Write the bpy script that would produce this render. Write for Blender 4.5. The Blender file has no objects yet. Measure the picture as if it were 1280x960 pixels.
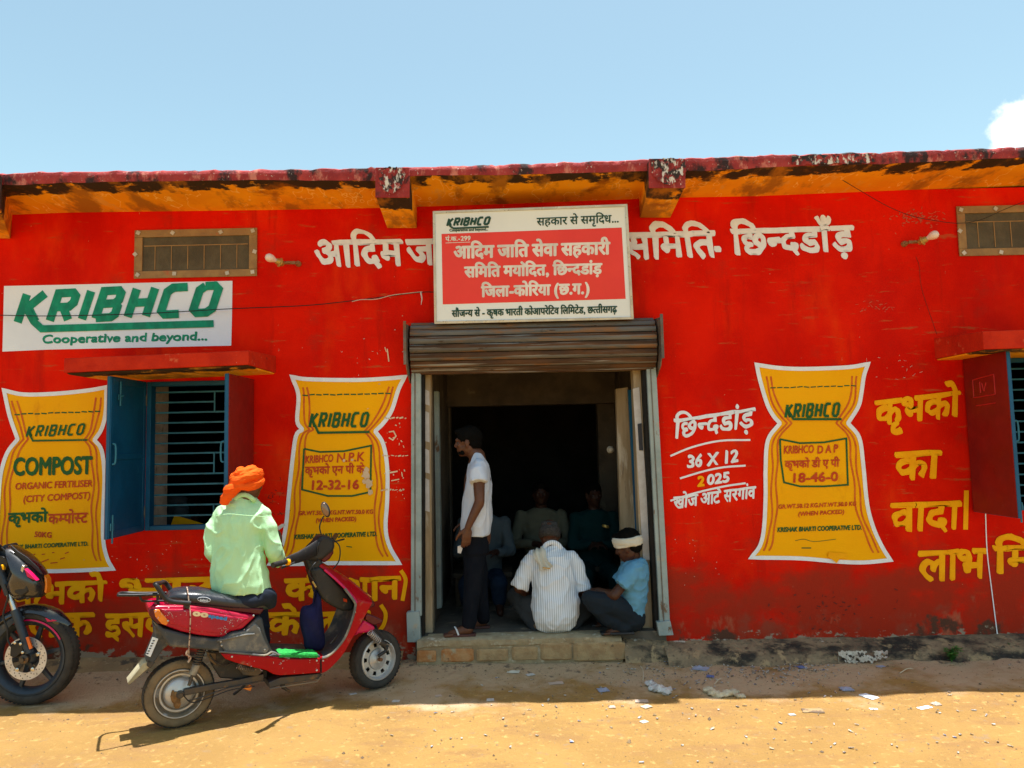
import bpy, bmesh, math, random
from mathutils import Vector, Matrix, noise, Quaternion
random.seed(7)
R = math.radians
sc = bpy.context.scene
COL = sc.collection

# ---------------------------------------------------------------- camera
CAM = Vector((0, -5.5, 1.6)); FPX = 924.0
TH, RO = R(4.5), R(1.25)
Fw = Vector((0, math.cos(TH), math.sin(TH)))
_u = Vector((0, -math.sin(TH), math.cos(TH))); _r = Vector((1, 0, 0))
Rt = _r*math.cos(RO) - _u*math.sin(RO)
Up = _u*math.cos(RO) + _r*math.sin(RO)
cd = bpy.data.cameras.new('camera'); cam = bpy.data.objects.new('camera', cd); COL.objects.link(cam)
cd.sensor_width = 36; cd.lens = 36*FPX/1280; cd.clip_end = 3000; cd.clip_start = 0.05
m3 = Matrix((Rt, Up, -Fw)).transposed()
cam.matrix_world = Matrix.Translation(CAM) @ m3.to_4x4()
sc.camera = cam

# ---------------------------------------------------------------- sky and sun
sun_dir = Vector((0.07, 0.088, 1)).normalized()
w = bpy.data.worlds.new("World"); sc.world = w; w.use_nodes = True
nt = w.node_tree; bg = nt.nodes['Background']
sky = nt.nodes.new('ShaderNodeTexSky'); sky.sky_type = 'NISHITA'; sky.sun_disc = False
sky.sun_elevation = math.asin(sun_dir.z); sky.sun_rotation = math.atan2(sun_dir.x, sun_dir.y)
sky.air_density = 1.0; sky.dust_density = 1.2; sky.ozone_density = 0.7
bg.inputs[1].default_value = 0.115
# one soft cumulus low on the right, plus others round the horizon
tc = nt.nodes.new('ShaderNodeTexCoord')
def _n(t, tree=nt, **k):
    n = tree.nodes.new(t)
    for a, b in k.items(): setattr(n, a, b)
    return n
ns = _n('ShaderNodeTexNoise'); ns.inputs['Scale'].default_value = 24; ns.inputs['Detail'].default_value = 8; ns.inputs['Roughness'].default_value = .6
nt.links.new(tc.outputs['Generated'], ns.inputs['Vector'])
tot = None
for (az, el, rad) in ((36.0, 18.3, 4.3), (41, 18.5, 5.0), (75, 18, 6), (140, 22, 7), (-80, 19, 6), (-150, 24, 7)):
    d = Vector((math.sin(R(az))*math.cos(R(el)), math.cos(R(az))*math.cos(R(el)), math.sin(R(el))))
    dp = _n('ShaderNodeVectorMath', operation='DISTANCE'); nt.links.new(tc.outputs['Generated'], dp.inputs[0]); dp.inputs[1].default_value = d
    mr = _n('ShaderNodeMapRange'); mr.inputs['From Min'].default_value = 0; mr.inputs['From Max'].default_value = R(rad)
    mr.inputs['To Min'].default_value = 1; mr.inputs['To Max'].default_value = 0
    nt.links.new(dp.outputs['Value'], mr.inputs['Value'])
    if tot is None: tot = mr.outputs[0]
    else:
        mx = _n('ShaderNodeMath', operation='MAXIMUM'); nt.links.new(tot, mx.inputs[0]); nt.links.new(mr.outputs[0], mx.inputs[1]); tot = mx.outputs[0]
ad = _n('ShaderNodeMath', operation='ADD'); nt.links.new(tot, ad.inputs[0]); nt.links.new(ns.outputs[0], ad.inputs[1])
mk = _n('ShaderNodeMapRange', interpolation_type='SMOOTHSTEP'); mk.inputs['From Min'].default_value = .90; mk.inputs['From Max'].default_value = 1.12
nt.links.new(ad.outputs[0], mk.inputs['Value'])
cmx = _n('ShaderNodeMix', data_type='RGBA'); nt.links.new(mk.outputs[0], cmx.inputs[0]); gn = _n('ShaderNodeMix', data_type='RGBA', blend_type='MULTIPLY'); gn.inputs[0].default_value = 1; gn.inputs[7].default_value = (.82, .87, .69, 1); nt.links.new(sky.outputs[0], gn.inputs[6]); nt.links.new(gn.outputs[2], cmx.inputs[6])
cmx.inputs[7].default_value = (4.3, 4.6, 4.8, 1)
nt.links.new(cmx.outputs[2], bg.inputs[0])
sl = bpy.data.lights.new('sun', 'SUN'); sl.energy = 3.4; sl.angle = R(.5); sl.color = (1, .99, .97)
so = bpy.data.objects.new('sun', sl); COL.objects.link(so); so.location = (0, 0, 20)
so.rotation_euler = sun_dir.to_track_quat('Z', 'Y').to_euler()
sc.view_settings.view_transform = 'Standard'; sc.view_settings.look = 'None'
sc.view_settings.exposure = 1.36; sc.view_settings.gamma = 1
sc.cycles.max_bounces = 8; sc.cycles.diffuse_bounces = 5

# ---------------------------------------------------------------- helpers
def ray(px, py):
    return (Fw + Rt*((px-640)/FPX) + Up*((480-py)/FPX))
def P(px, py, D=5.5):
    d = ray(px, py); return CAM + d*(D/d.y)
def G(px, py, z=0.0):
    d = ray(px, py); return CAM + d*((z-CAM.z)/d.z)
def PL(px, py, p0, n):
    d = ray(px, py); return CAM + d*((Vector(p0)-CAM).dot(n)/d.dot(n))
ORG = {}
def thing(name, label, cat, loc, group=None):
    o = bpy.data.objects.new(name, None); COL.objects.link(o); o.location = loc; o.empty_display_size = .1
    o['label'] = label; o['category'] = cat
    if group: o['group'] = group
    ORG[o.name] = Vector(loc); return o
def tag(o, label, cat, group=None):
    o['label'] = label; o['category'] = cat
    if group: o['group'] = group
    return o
def struct(o): o['kind'] = 'structure'; return o
def org(o): return ORG.get(o.name, Vector((0, 0, 0))) if o else Vector((0, 0, 0))
def mkobj(name, me, parent=None, mat=None, smooth=False, label=None):
    o = bpy.data.objects.new(name, me); COL.objects.link(o)
    if parent: o.parent = parent; ORG[o.name] = org(parent)
    if mat: me.materials.append(mat)
    if smooth: me.polygons.foreach_set('use_smooth', [True]*len(me.polygons))
    if label: o['label'] = label
    return o
def top(name, mb, mat, label, cat, group=None, **k):
    """a top-level thing made of one mesh, origin at its own foot"""
    vs = mb.v; c = sum(vs, Vector())/len(vs); c.z = min(v.z for v in vs)
    mb.v = [v-c for v in vs]
    o = mb.build(name, mat, None, **k); o.location = c; ORG[o.name] = Vector((0, 0, 0)); return tag(o, label, cat, group)
class MB:
    def __init__(s): s.v = []; s.f = []
    def add(s, vs, fs):
        b = len(s.v); s.v += [Vector(v) for v in vs]; s.f += [tuple(i+b for i in f) for f in fs]; return s
    def box(s, c, sz, M=None):
        c = Vector(c); hx, hy, hz = [a/2 for a in sz]
        vs = [Vector((x, y, z)) for x in (-hx, hx) for y in (-hy, hy) for z in (-hz, hz)]
        if M: vs = [M @ v for v in vs]
        return s.add([c+v for v in vs], [(0,1,3,2),(4,6,7,5),(0,4,5,1),(2,3,7,6),(0,2,6,4),(1,5,7,3)])
    def bx(s, x0, x1, y0, y1, z0, z1): return s.box(((x0+x1)/2, (y0+y1)/2, (z0+z1)/2), (x1-x0, y1-y0, z1-z0))
    def prism(s, A, B):
        n = len(A); return s.add(list(A)+list(B), [tuple(range(n))[::-1], tuple(range(n, 2*n))]+[(i, (i+1) % n, n+(i+1) % n, n+i) for i in range(n)])
    def poly(s, A): return s.add(A, [tuple(range(len(A)))])
    def loft(s, rings, cap=True, closed=True):
        n = len(rings[0]); vs = [p for r in rings for p in r]; fs = []
        for i in range(len(rings)-1):
            for j in range(n if closed else n-1):
                k = (j+1) % n; fs.append((i*n+j, i*n+k, (i+1)*n+k, (i+1)*n+j))
        if cap and closed: fs += [tuple(range(n))[::-1], tuple(range((len(rings)-1)*n, len(rings)*n))]
        return s.add(vs, fs)
    def tube(s, pts, r, seg=8, cap=True, flat=1.0):
        pts = [Vector(p) for p in pts]; n = len(pts); rs = r if isinstance(r, (list, tuple)) else [r]*n
        rings = []; up = None
        for i, p in enumerate(pts):
            t = (pts[min(i+1, n-1)]-pts[max(i-1, 0)]).normalized()
            if up is None:
                up = Vector((0, 0, 1)) if abs(t.z) < .9 else Vector((1, 0, 0))
            a = t.cross(up).normalized(); b = a.cross(t).normalized(); up = b
            rings.append([p+a*math.cos(2*math.pi*j/seg)*rs[i]+b*math.sin(2*math.pi*j/seg)*rs[i]*flat for j in range(seg)])
        return s.loft(rings, cap)
    def lathe(s, c, ax, prof, seg=32, cap=False):
        """prof: list of (radius, offset along axis)"""
        ax = Vector(ax).normalized(); u = ax.orthogonal().normalized(); v = ax.cross(u)
        rings = [[Vector(c)+ax*h+(u*math.cos(2*math.pi*j/seg)+v*math.sin(2*math.pi*j/seg))*r for j in range(seg)] for r, h in prof]
        return s.loft(rings, cap)
    def ell(s, c, rad, M=None, u=14, v=10):
        c = Vector(c); vs = []; fs = []
        for i in range(1, v):
            a = math.pi*i/v
            for j in range(u):
                b = 2*math.pi*j/u; q = Vector((rad[0]*math.sin(a)*math.cos(b), rad[1]*math.sin(a)*math.sin(b), rad[2]*math.cos(a)))
                vs.append(c+(M @ q if M else q))
        q = Vector((0, 0, rad[2])); q = M @ q if M else q
        vs += [c+q, c-q]; T = len(vs)-2
        for i in range(v-2):
            for j in range(u): fs.append((i*u+j, (i+1)*u+j, (i+1)*u+(j+1) % u, i*u+(j+1) % u))
        for j in range(u): fs += [(T, j, (j+1) % u), (T+1, (v-2)*u+(j+1) % u, (v-2)*u+j)]
        return s.add(vs, fs)
    def cap(s, p, r1, q, r2, seg=12):
        """tapered capsule"""
        p, q = Vector(p), Vector(q); s.ell(p, (r1,)*3, u=seg, v=8); s.ell(q, (r2,)*3, u=seg, v=8)
        if (q-p).length > 1e-4: s.tube([p, q], [r1, r2], seg)
        return s
    def chain(s, L, seg=12):
        for (a, ra), (b, rb) in zip(L, L[1:]): s.cap(a, ra, b, rb, seg)
        return s
    def mesh(s, name, o=Vector((0, 0, 0))):
        me = bpy.data.meshes.new(name); me.from_pydata([tuple(v-o) for v in s.v], [], s.f); me.validate(); me.update(); return me
    def build(s, name, mat, parent=None, bevel=0, seg=2, smooth=False, label=None, normals=True):
        me = s.mesh(name, org(parent))
        if normals:
            b = bmesh.new(); b.from_mesh(me); bmesh.ops.recalc_face_normals(b, faces=b.faces); b.to_mesh(me); b.free()
        o = mkobj(name, me, parent, mat, smooth or bevel > 0, label)
        if bevel:
            m = o.modifiers.new('bevel', 'BEVEL'); m.width = bevel; m.segments = seg; m.limit_method = 'ANGLE'; m.angle_limit = R(35); m.harden_normals = False
            me.polygons.foreach_set('use_smooth', [True]*len(me.polygons))
            try: me.set_sharp_from_angle(angle=R(40))
            except Exception: pass
        elif smooth:
            try: me.set_sharp_from_angle(angle=R(50))
            except Exception: pass
        return o
def bake(o):
    dg = bpy.context.evaluated_depsgraph_get(); me = bpy.data.meshes.new_from_object(o.evaluated_get(dg))
    o.modifiers.clear(); old = o.data; o.data = me; bpy.data.meshes.remove(old); return o
def ramp(x, pts):
    if x <= pts[0][0]:
        (a, b), (c, d) = pts[0], pts[1]; return b+(d-b)*(x-a)/(c-a)
    for (a, b), (c, d) in zip(pts, pts[1:]):
        if x <= c: return b+(d-b)*(x-a)/(c-a)
    (a, b), (c, d) = pts[-2], pts[-1]; return b+(d-b)*(x-a)/(c-a)
def smoothpts(pts, n=6, closed=False):
    pts = [Vector(p) for p in pts]; N = len(pts); out = []
    for i in range(N if closed else N-1):
        p0 = pts[(i-1) % N] if closed or i > 0 else pts[0]*2-pts[1]
        p1 = pts[i]; p2 = pts[(i+1) % N]
        p3 = pts[(i+2) % N] if closed or i+2 < N else p2*2-p1
        for k in range(n):
            t = k/n
            out.append(.5*((2*p1)+(p2-p0)*t+(2*p0-5*p1+4*p2-p3)*t*t+(3*p1-p0-3*p2+p3)*t**3))
    if not closed: out.append(pts[-1])
    return out

# ---------------------------------------------------------------- materials
def mat(name, col, rough=.7, col2=None, scale=6., thr=None, bump=.0, bscale=60., metal=0., spec=.3, layers=(), coat=0., stretch=(1, 1, 1), emit=None, detail=6, bump2=None, veins=None):
    """layers: (colour, scale, low, high, stretch[, (axis, from, to)]) - noise-masked stains and tints laid over the base; the optional
    axis ramp limits a stain to where it stands on the surface (splash zone, drip edge)"""
    m = bpy.data.materials.new(name); m.use_nodes = True; t = m.node_tree; N = t.nodes; L = t.links; b = N['Principled BSDF']
    tc = N.new('ShaderNodeTexCoord'); mp = N.new('ShaderNodeMapping'); L.new(tc.outputs['Object'], mp.inputs[0]); mp.inputs['Scale'].default_value = stretch
    def nz(sc_, st=None, dt=detail, off=0):
        n = N.new('ShaderNodeTexNoise'); n.inputs['Scale'].default_value = sc_; n.inputs['Detail'].default_value = dt; n.inputs['Roughness'].default_value = .62
        q = N.new('ShaderNodeMapping'); L.new(tc.outputs['Object'], q.inputs[0]); q.inputs['Scale'].default_value = st or stretch; q.inputs['Location'].default_value = (off, off*1.7, off*.6)
        L.new(q.outputs[0], n.inputs[0]); return n.outputs[0]
    def mrange(src, a, c, lo=0., hi=1.):
        r = N.new('ShaderNodeMapRange'); r.interpolation_type = 'SMOOTHSTEP'; L.new(src, r.inputs['Value'])
        r.inputs['From Min'].default_value = a; r.inputs['From Max'].default_value = c; r.inputs['To Min'].default_value = lo; r.inputs['To Max'].default_value = hi; return r.outputs[0]
    def mix(f, a, c):
        x = N.new('ShaderNodeMix'); x.data_type = 'RGBA'; L.new(f, x.inputs[0])
        for k, v in ((6, a), (7, c)):
            if isinstance(v, tuple): x.inputs[k].default_value = (*v[:3], 1)
            else: L.new(v, x.inputs[k])
        return x.outputs[2]
    if col2 is None: col2 = tuple(c*.78 for c in col)
    lo, hi = thr or (.35, .65)
    c = mix(mrange(nz(scale), lo, hi), col, col2)
    sep = None
    if veins:
        vc, vs_, vw = veins; s_ = nz(vs_, (1, .5, 1), 3, 21.)
        q1 = N.new('ShaderNodeMath'); q1.operation = 'SUBTRACT'; L.new(s_, q1.inputs[0]); q1.inputs[1].default_value = .5
        q2 = N.new('ShaderNodeMath'); q2.operation = 'ABSOLUTE'; L.new(q1.outputs[0], q2.inputs[0]); c = mix(mrange(q2.outputs[0], 0, vw, 1, 0), c, vc)
    for i, ly in enumerate(layers):
        lc, ls, l0, l1 = ly[:4]; st = ly[4] if len(ly) > 4 else None
        src = nz(ls, st, 8, 3.1*(i+1))
        if len(ly) > 5:
            ax, fa, fb, wgt = ly[5]
            if sep is None: sep = N.new('ShaderNodeSeparateXYZ'); L.new(tc.outputs['Object'], sep.inputs[0])
            g = mrange(sep.outputs[ax], fa, fb, 0, wgt) if fa < fb else mrange(sep.outputs[ax], fb, fa, wgt, 0)
            a = N.new('ShaderNodeMath'); a.operation = 'ADD'; L.new(src, a.inputs[0]); L.new(g, a.inputs[1]); src = a.outputs[0]
            a = N.new('ShaderNodeMath'); a.operation = 'SUBTRACT'; L.new(src, a.inputs[0]); a.inputs[1].default_value = wgt; src = a.outputs[0]
        c = mix(mrange(src, l0, l1), c, lc)
    L.new(c, b.inputs['Base Color'])
    b.inputs['Metallic'].default_value = metal; b.inputs['Specular IOR Level'].default_value = spec
    b.inputs['Coat Weight'].default_value = coat
    L.new(mrange(nz(scale*2.3, off=9), .3, .7, max(0, rough-.1), min(1, rough+.1)), b.inputs['Roughness'])
    if bump:
        bn = N.new('ShaderNodeBump'); bn.inputs['Strength'].default_value = bump; bn.inputs['Distance'].default_value = .01
        L.new(nz(bscale, off=5), bn.inputs['Height']); L.new(bn.outputs[0], b.inputs['Normal'])
        if bump2:
            b2 = N.new('ShaderNodeBump'); b2.inputs['Strength'].default_value = bump2[0]; b2.inputs['Distance'].default_value = bump2[2]
            L.new(nz(bump2[1], off=7), b2.inputs['Height']); L.new(b2.outputs[0], bn.inputs['Normal'])
    if emit: b.inputs['Emission Color'].default_value = (*emit[:3], 1); b.inputs['Emission Strength'].default_value = emit[3]
    return m
# ---------------------------------------------------------------- setting materials
M = {}
RED = (.79, .012, .001); RED2 = (.60, .006, .001)
GREY = (.30, .25, .19)
M['wall'] = mat('wall_red', RED, .7, RED2, 1.3, spec=.05, bump=.18, bscale=45, bump2=(.25, 2.5, .03), layers=(
    ((.80, .040, .003), 2.2, .52, .78, (1, 1, .5)), ((.52, .010, .003), 3.1, .55, .75, (2.2, 1, .25)), ((.52, .07, .02), 12, .60, .72, (.35, 1, 2.5)),
    ((.36, .028, .012), 2.6, .22, .50, (1, 1, 1.3), (2, 1.1, .3, .35)), ((.30, .05, .028), 5, .48, .68, (1, 1, 1), (2, .7, .2, .3)),
    ((.40, .11, .06), 7., .56, .72, (1, 1, .6), (2, .9, .2, .3)),
    ((.55, .30, .18), 34., .70, .74, (1, 1, .8)),
    ((.10, .045, .03), 5., .50, .60, (1, 1, 1), (2, .55, .12, .30)),
    (GREY, 9., .47, .53, (1, 1, 1.6), (2, .30, .10, .32)),
    ((.70, .42, .34), 60., .745, .77)))
M['plinth'] = mat('plinth_plaster', (.33, .24, .14), .95, (.20, .14, .085), 3.5, bump=.9, bscale=34, bump2=(1, 8, .04), layers=(
    ((.035, .03, .024), 5., .44, .60, (.7, 1, 1.6)), ((.40, .28, .15), 9, .54, .66), ((.10, .075, .05), 24, .54, .66), ((.62, .56, .46), 8, .60, .66, (1, 1, 1), (2, .10, .135, .2))))
M['ochre'] = mat('ochre_soffit', (.92, .42, .012), .8, (.82, .32, .009), 2.5, bump=.3, bscale=40, layers=(
    ((.80, .40, .06), 5, .57, .66, (1.5, .6, 1)), ((.045, .03, .02), 4, .34, .43, (1.6, 2.0, 1), (1, -.20, -.44, .42)), ((.40, .17, .02), 3, .50, .62, (1, .5, 1)),
    ((.35, .12, .01), 3.2, .58, .75)), spec=.1, veins=((.95, .60, .14), 4, .010))
M['fascia'] = mat('fascia_red', (.42, .05, .045), .85, (.28, .028, .03), 6, bump=.8, bscale=50, stretch=(1, 1, 1), layers=(
    ((.60, .20, .15), 16, .54, .70, (1, 1, .5)), ((.04, .02, .02), 6, .50, .60, (1, 1, .7)), ((.55, .40, .34), 40, .64, .68), ((.75, .68, .62), 26, .655, .70, (1, 1, .4))))
M['fascia_worn'] = mat('fascia_worn', (.42, .05, .045), .85, (.2, .02, .02), 9, bump=.9, bscale=50, layers=(
    ((.04, .03, .03), 17, .47, .55), ((.72, .68, .62), 31, .52, .60, (1, 1, .5))))
M['hood'] = mat('hood_red', (.58, .03, .008), .75, spec=.1, col2=(.45, .018, .006), scale=5, bump=.4, bscale=40, layers=(
    ((.62, .12, .05), 12, .6, .7), ((.75, .6, .5), 30, .70, .74), ((.08, .04, .03), 9, .66, .72)))
M['lime'] = mat('whitewash', (.60, .50, .42), .85, (.45, .37, .31), 7, bump=.4, bscale=40, layers=(((.3, .24, .18), 12, .58, .7),))
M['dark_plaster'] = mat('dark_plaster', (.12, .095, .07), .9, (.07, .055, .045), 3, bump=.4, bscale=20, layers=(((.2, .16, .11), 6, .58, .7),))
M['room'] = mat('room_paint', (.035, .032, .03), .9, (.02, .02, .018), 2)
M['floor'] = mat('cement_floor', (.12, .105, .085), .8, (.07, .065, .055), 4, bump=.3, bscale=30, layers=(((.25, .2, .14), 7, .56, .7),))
M['blue'] = mat('blue_paint', (.006, .10, .22), .5, (.005, .075, .17), 3, bump=.1, layers=(((.05, .22, .34), 22, .70, .74, (1, 1, .3)),))
M['bar_blue'] = mat('bar_blue', (.03, .18, .27), .5, (.02, .12, .18), 8)
M['shutter_red'] = mat('shutter_outer_red', (.26, .010, .006), .55, (.20, .008, .005), 3, layers=(((.45, .25, .2), 40, .72, .75),))
M['rust'] = mat('rust_slat', (.12, .050, .017), .75, (.055, .026, .012), 5, bump=.3, bscale=60, spec=.3, stretch=(.35, 1, 1), layers=(((.26, .25, .22), 9, .52, .66, (.15, 1, 4.5)), ((.05, .025, .015), 14, .6, .7, (.5, 1, 2))))
M['slat_grey'] = mat('slat_grey', (.15, .15, .145), .6, (.085, .08, .075), 5, bump=.3, stretch=(.3, 1, 2), layers=(((.22, .11, .05), 9, .50, .64, (.3, 1, 3)), ((.05, .03, .02), 14, .62, .7, (.5, 1, 2))))
M['steel'] = mat('old_steel', (.20, .17, .145), .6, (.12, .10, .085), 8, bump=.2, metal=.2, layers=(((.2, .09, .04), 14, .55, .65),))
M['dark'] = mat('black_gap', (.012, .010, .009), .8)
M['palegreen'] = mat('rail_paint', (.33, .40, .40), .65, (.25, .31, .31), 5, bump=.3, layers=(((.16, .09, .05), 13, .60, .68, (1, 1, .5)), ((.45, .36, .24), 6, .6, .7)))
M['wood'] = mat('pale_wood', (.42, .33, .22), .75, (.30, .22, .13), 5, bump=.3, stretch=(3, 3, .4), layers=(((.14, .09, .055), 9, .60, .72, (4, 4, .5)), ((.60, .54, .44), 5, .55, .7, (3, 3, .5))))
M['paper'] = mat('paper', (.62, .60, .60), .8, (.5, .47, .45), 9)
M['ink'] = mat('ink', (.05, .05, .06), .8)
M['mesh'] = mat('dusty_screen', (.13, .105, .065), .9, (.085, .07, .045), 5, bump=.5, bscale=160)
M['tape'] = mat('board_frame', (.36, .22, .09), .8, (.28, .16, .07), 9, bump=.2, layers=(((.45, .12, .05), 7, .6, .7),))
M['clip'] = mat('screw_tab', (.62, .58, .50), .7)
M['white'] = mat('white_paint', (.82, .88, .95), .6, (.74, .79, .87), 12, spec=.1)
M['yellow'] = mat('sack_yellow', (.95, .45, .002), .55, (.93, .41, .002), 2.2, spec=.08, bump=.08, layers=(((.75, .29, .004), 5, .62, .78, (1, 1, .4)),))
M['lemon'] = mat('letter_yellow', (.95, .46, .006), .55, (.92, .38, .004), 7, spec=.08)
M['orange'] = mat('stripe_orange', (.60, .09, .006), .6, (.68, .16, .006), 14)
M['redpaint'] = mat('letter_red', (.50, .035, .006), .6, (.6, .08, .008), 15)
M['green'] = mat('letter_green', (.012, .11, .02), .6, (.01, .085, .02), 15)
M['teal'] = mat('logo_green', (.0, .30, .17), .6, (.0, .20, .12), 16, stretch=(1, 1, .6))
M['panel_white'] = mat('panel_white', (.80, .86, .95), .65, (.75, .80, .90), 3, spec=.1, bump=.1, layers=(((.5, .42, .4), 25, .70, .75),))
M['board_white'] = mat('board_white', (.76, .84, .90), .4, (.72, .80, .87), 2, spec=.5, layers=(((.60, .54, .40), 1.2, .40, .6, (1, 1, 1), (2, 2.95, 3.1, .4)),))
M['board_red'] = mat('board_red', (.80, .035, .035), .4, (.74, .03, .03), 2, spec=.5)
M['board_green'] = mat('board_green', (.012, .07, .06), .5)
M['alu'] = mat('aluminium', (.55, .57, .57), .35, (.42, .44, .44), 9, metal=.6)
M['brick'] = mat('worn_brick', (.42, .17, .055), .9, (.50, .27, .12), 14, bump=.8, bscale=60, layers=(((.42, .34, .22), 9, .55, .66), ((.14, .07, .04), 22, .62, .7)))
M['brick2'] = mat('dusty_brick', (.42, .29, .15), .9, (.32, .2, .1), 12, bump=.8, bscale=60, layers=(((.15, .1, .06), 18, .62, .7),))
M['mortar'] = mat('step_cement', (.40, .32, .20), .9, (.30, .23, .14), 9, bump=.8, bscale=40, bump2=(.6, 9, .02), layers=(((.52, .46, .34), 16, .56, .66),))
M['black_rubber'] = mat('wire_black', (.015, .015, .015), .6)
M['brass'] = mat('bulb_holder', (.55, .36, .10), .4, metal=.5)
M['bulb'] = mat('bulb_glass', (.80, .66, .60), .25, (.78, .62, .56), spec=.6)
M['bakelite'] = mat('bakelite', (.32, .16, .07), .6)

# ---------------------------------------------------------------- ground
def gh(x, y):
    """ground height"""
    h = .016*(noise.noise(Vector((x*.9, y*.9, 1)))) + .008*noise.noise(Vector((x*3.1, y*3.1, 4)))+.005*noise.noise(Vector((x*11, y*11, 2)))+.0025*noise.noise(Vector((x*23, y*23, 6)))
    k = max(0, min(1, (y+.95)/.85)); bank = .05*k*k
    if x < -.95: bank *= .6+.8*min(1, (-.95-x))
    near = math.exp(-(((x+1.99)/.3)**2+((y+1.07)/.3)**2))+math.exp(-(((x+.95)/.25)**2+((y+.47)/.25)**2))+math.exp(-(((x+3.13)/.3)**2+((y+.64)/.3)**2))
    return (h+bank*.8)*(1-min(1, near))
def grid(xs, ys, f):
    mb = MB(); n = len(xs)
    mb.v = [Vector((x, y, f(x, y))) for y in ys for x in xs]
    mb.f = [(j*n+i, j*n+i+1, (j+1)*n+i+1, (j+1)*n+i) for j in range(len(ys)-1) for i in range(n-1)]
    return mb
def axis(lo, hi, d, far):
    a = []; x = lo
    while x <= hi+1e-6: a.append(x); x += d
    s = d; l = [lo]; r = [a[-1]]
    while l[0] > -far: s *= 1.35; l.insert(0, l[0]-s); r.append(r[-1]+s)
    return l[:-1]+a+r[1:]
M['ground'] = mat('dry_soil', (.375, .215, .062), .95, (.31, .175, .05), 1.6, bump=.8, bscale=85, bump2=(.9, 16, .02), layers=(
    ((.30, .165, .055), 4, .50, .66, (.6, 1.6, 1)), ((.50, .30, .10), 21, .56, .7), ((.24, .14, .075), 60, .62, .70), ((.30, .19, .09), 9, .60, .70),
    ((.50, .355, .215), 2.5, .30, .52, (1, 1, 1), (1, -1.2, -.45, .35)),  # paler trampled soil near the wall, lightened further to brighten the shaded strip
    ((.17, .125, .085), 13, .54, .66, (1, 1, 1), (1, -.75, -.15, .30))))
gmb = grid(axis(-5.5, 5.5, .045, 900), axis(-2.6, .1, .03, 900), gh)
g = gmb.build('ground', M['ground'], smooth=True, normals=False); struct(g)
pb = MB()
for i in range(9000):
    x = random.uniform(-4.5, 4.5); y = -abs(random.gauss(0, .45))-.03 if random.random() < .55 else random.uniform(-2.3, 0)
    if y < -2.4 or (x < -1 and random.random() < .4): continue
    r = random.uniform(.0015, .005) if random.random() < .96 else random.uniform(.006, .012)
    c = Vector((x, y, gh(x, y)+r*.2)); vs = [c+Vector((random.uniform(.6, 1.3)*r*a, random.uniform(.6, 1.3)*r*b, random.uniform(.5, 1)*r*d)) for a, b, d in ((1,0,0),(0,1,0),(-1,0,0),(0,-1,0),(0,0,1))]
    pb.add(vs, [(0,1,4),(1,2,4),(2,3,4),(3,0,4)])
M['grit'] = mat('grit', (.36, .24, .12), .9, (.16, .11, .07), 9, thr=(.45, .55))
o = pb.build('gravel', M['grit'], normals=False); o['kind'] = 'stuff'; o['label'] = 'loose grit and pebbles scattered over the bare soil'

# ---------------------------------------------------------------- the building
B = thing('shop_building', 'long red painted cooperative store with ochre eaves and a doorway in the middle', 'building', (0, 0, 0))
X0, X1, ZT, FZ = -6.2, 6.4, 3.36, .217
def rc(x0, y0, x1, y1, D=5.5):   # average a photographed rectangle to a true one on the wall plane
    a, b, c, d = P(x0, y0, D), P(x1, y0, D), P(x1, y1, D), P(x0, y1, D)
    return ((a.x+d.x)/2, (b.x+c.x)/2, (c.z+d.z)/2, (a.z+b.z)/2)
door = rc(523, 458, 812, 797); door = (door[0], door[1]+.02, FZ, door[3])
winL = rc(183, 476, 313, 662); winR = rc(1213, 447, 1345, 638)
venL = rc(174, 291, 317, 343); venR = rc(1201, 261, 1345, 315)
wT = .34
holes = [door, winL, winR, venL, venR]
xs = sorted({X0, X1}|{h[0] for h in holes}|{h[1] for h in holes}); zs = sorted({-.1, 3.45}|{h[2] for h in holes}|{h[3] for h in holes})
mb = MB()
for a, b in zip(xs, xs[1:]):
    for c, d in zip(zs, zs[1:]):
        if any(h[0]-1e-5 <= a and b <= h[1]+1e-5 and h[2]-1e-5 <= c and d <= h[3]+1e-5 for h in holes): continue
        mb.add([(a, 0, c), (b, 0, c), (b, 0, d), (a, 0, d)], [(0, 1, 2, 3)]); mb.add([(a, wT, c), (b, wT, c), (b, wT, d), (a, wT, d)], [(3, 2, 1, 0)])
mb.build('front_wall', M['wall'], B, normals=False)
for h in holes:
    a, b, c, d = h; mb = MB()
    mb.add([(a, 0, c), (a, wT, c), (a, wT, d), (a, 0, d)], [(0, 1, 2, 3)]); mb.add([(b, 0, c), (b, wT, c), (b, wT, d), (b, 0, d)], [(3, 2, 1, 0)])
    mb.add([(a, 0, d), (a, wT, d), (b, wT, d), (b, 0, d)], [(0, 1, 2, 3)]); (h is not door) and mb.add([(a, 0, c), (a, wT, c), (b, wT, c), (b, 0, c)], [(3, 2, 1, 0)]); mb.build('reveal', M['lime'], B, normals=False)
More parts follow.
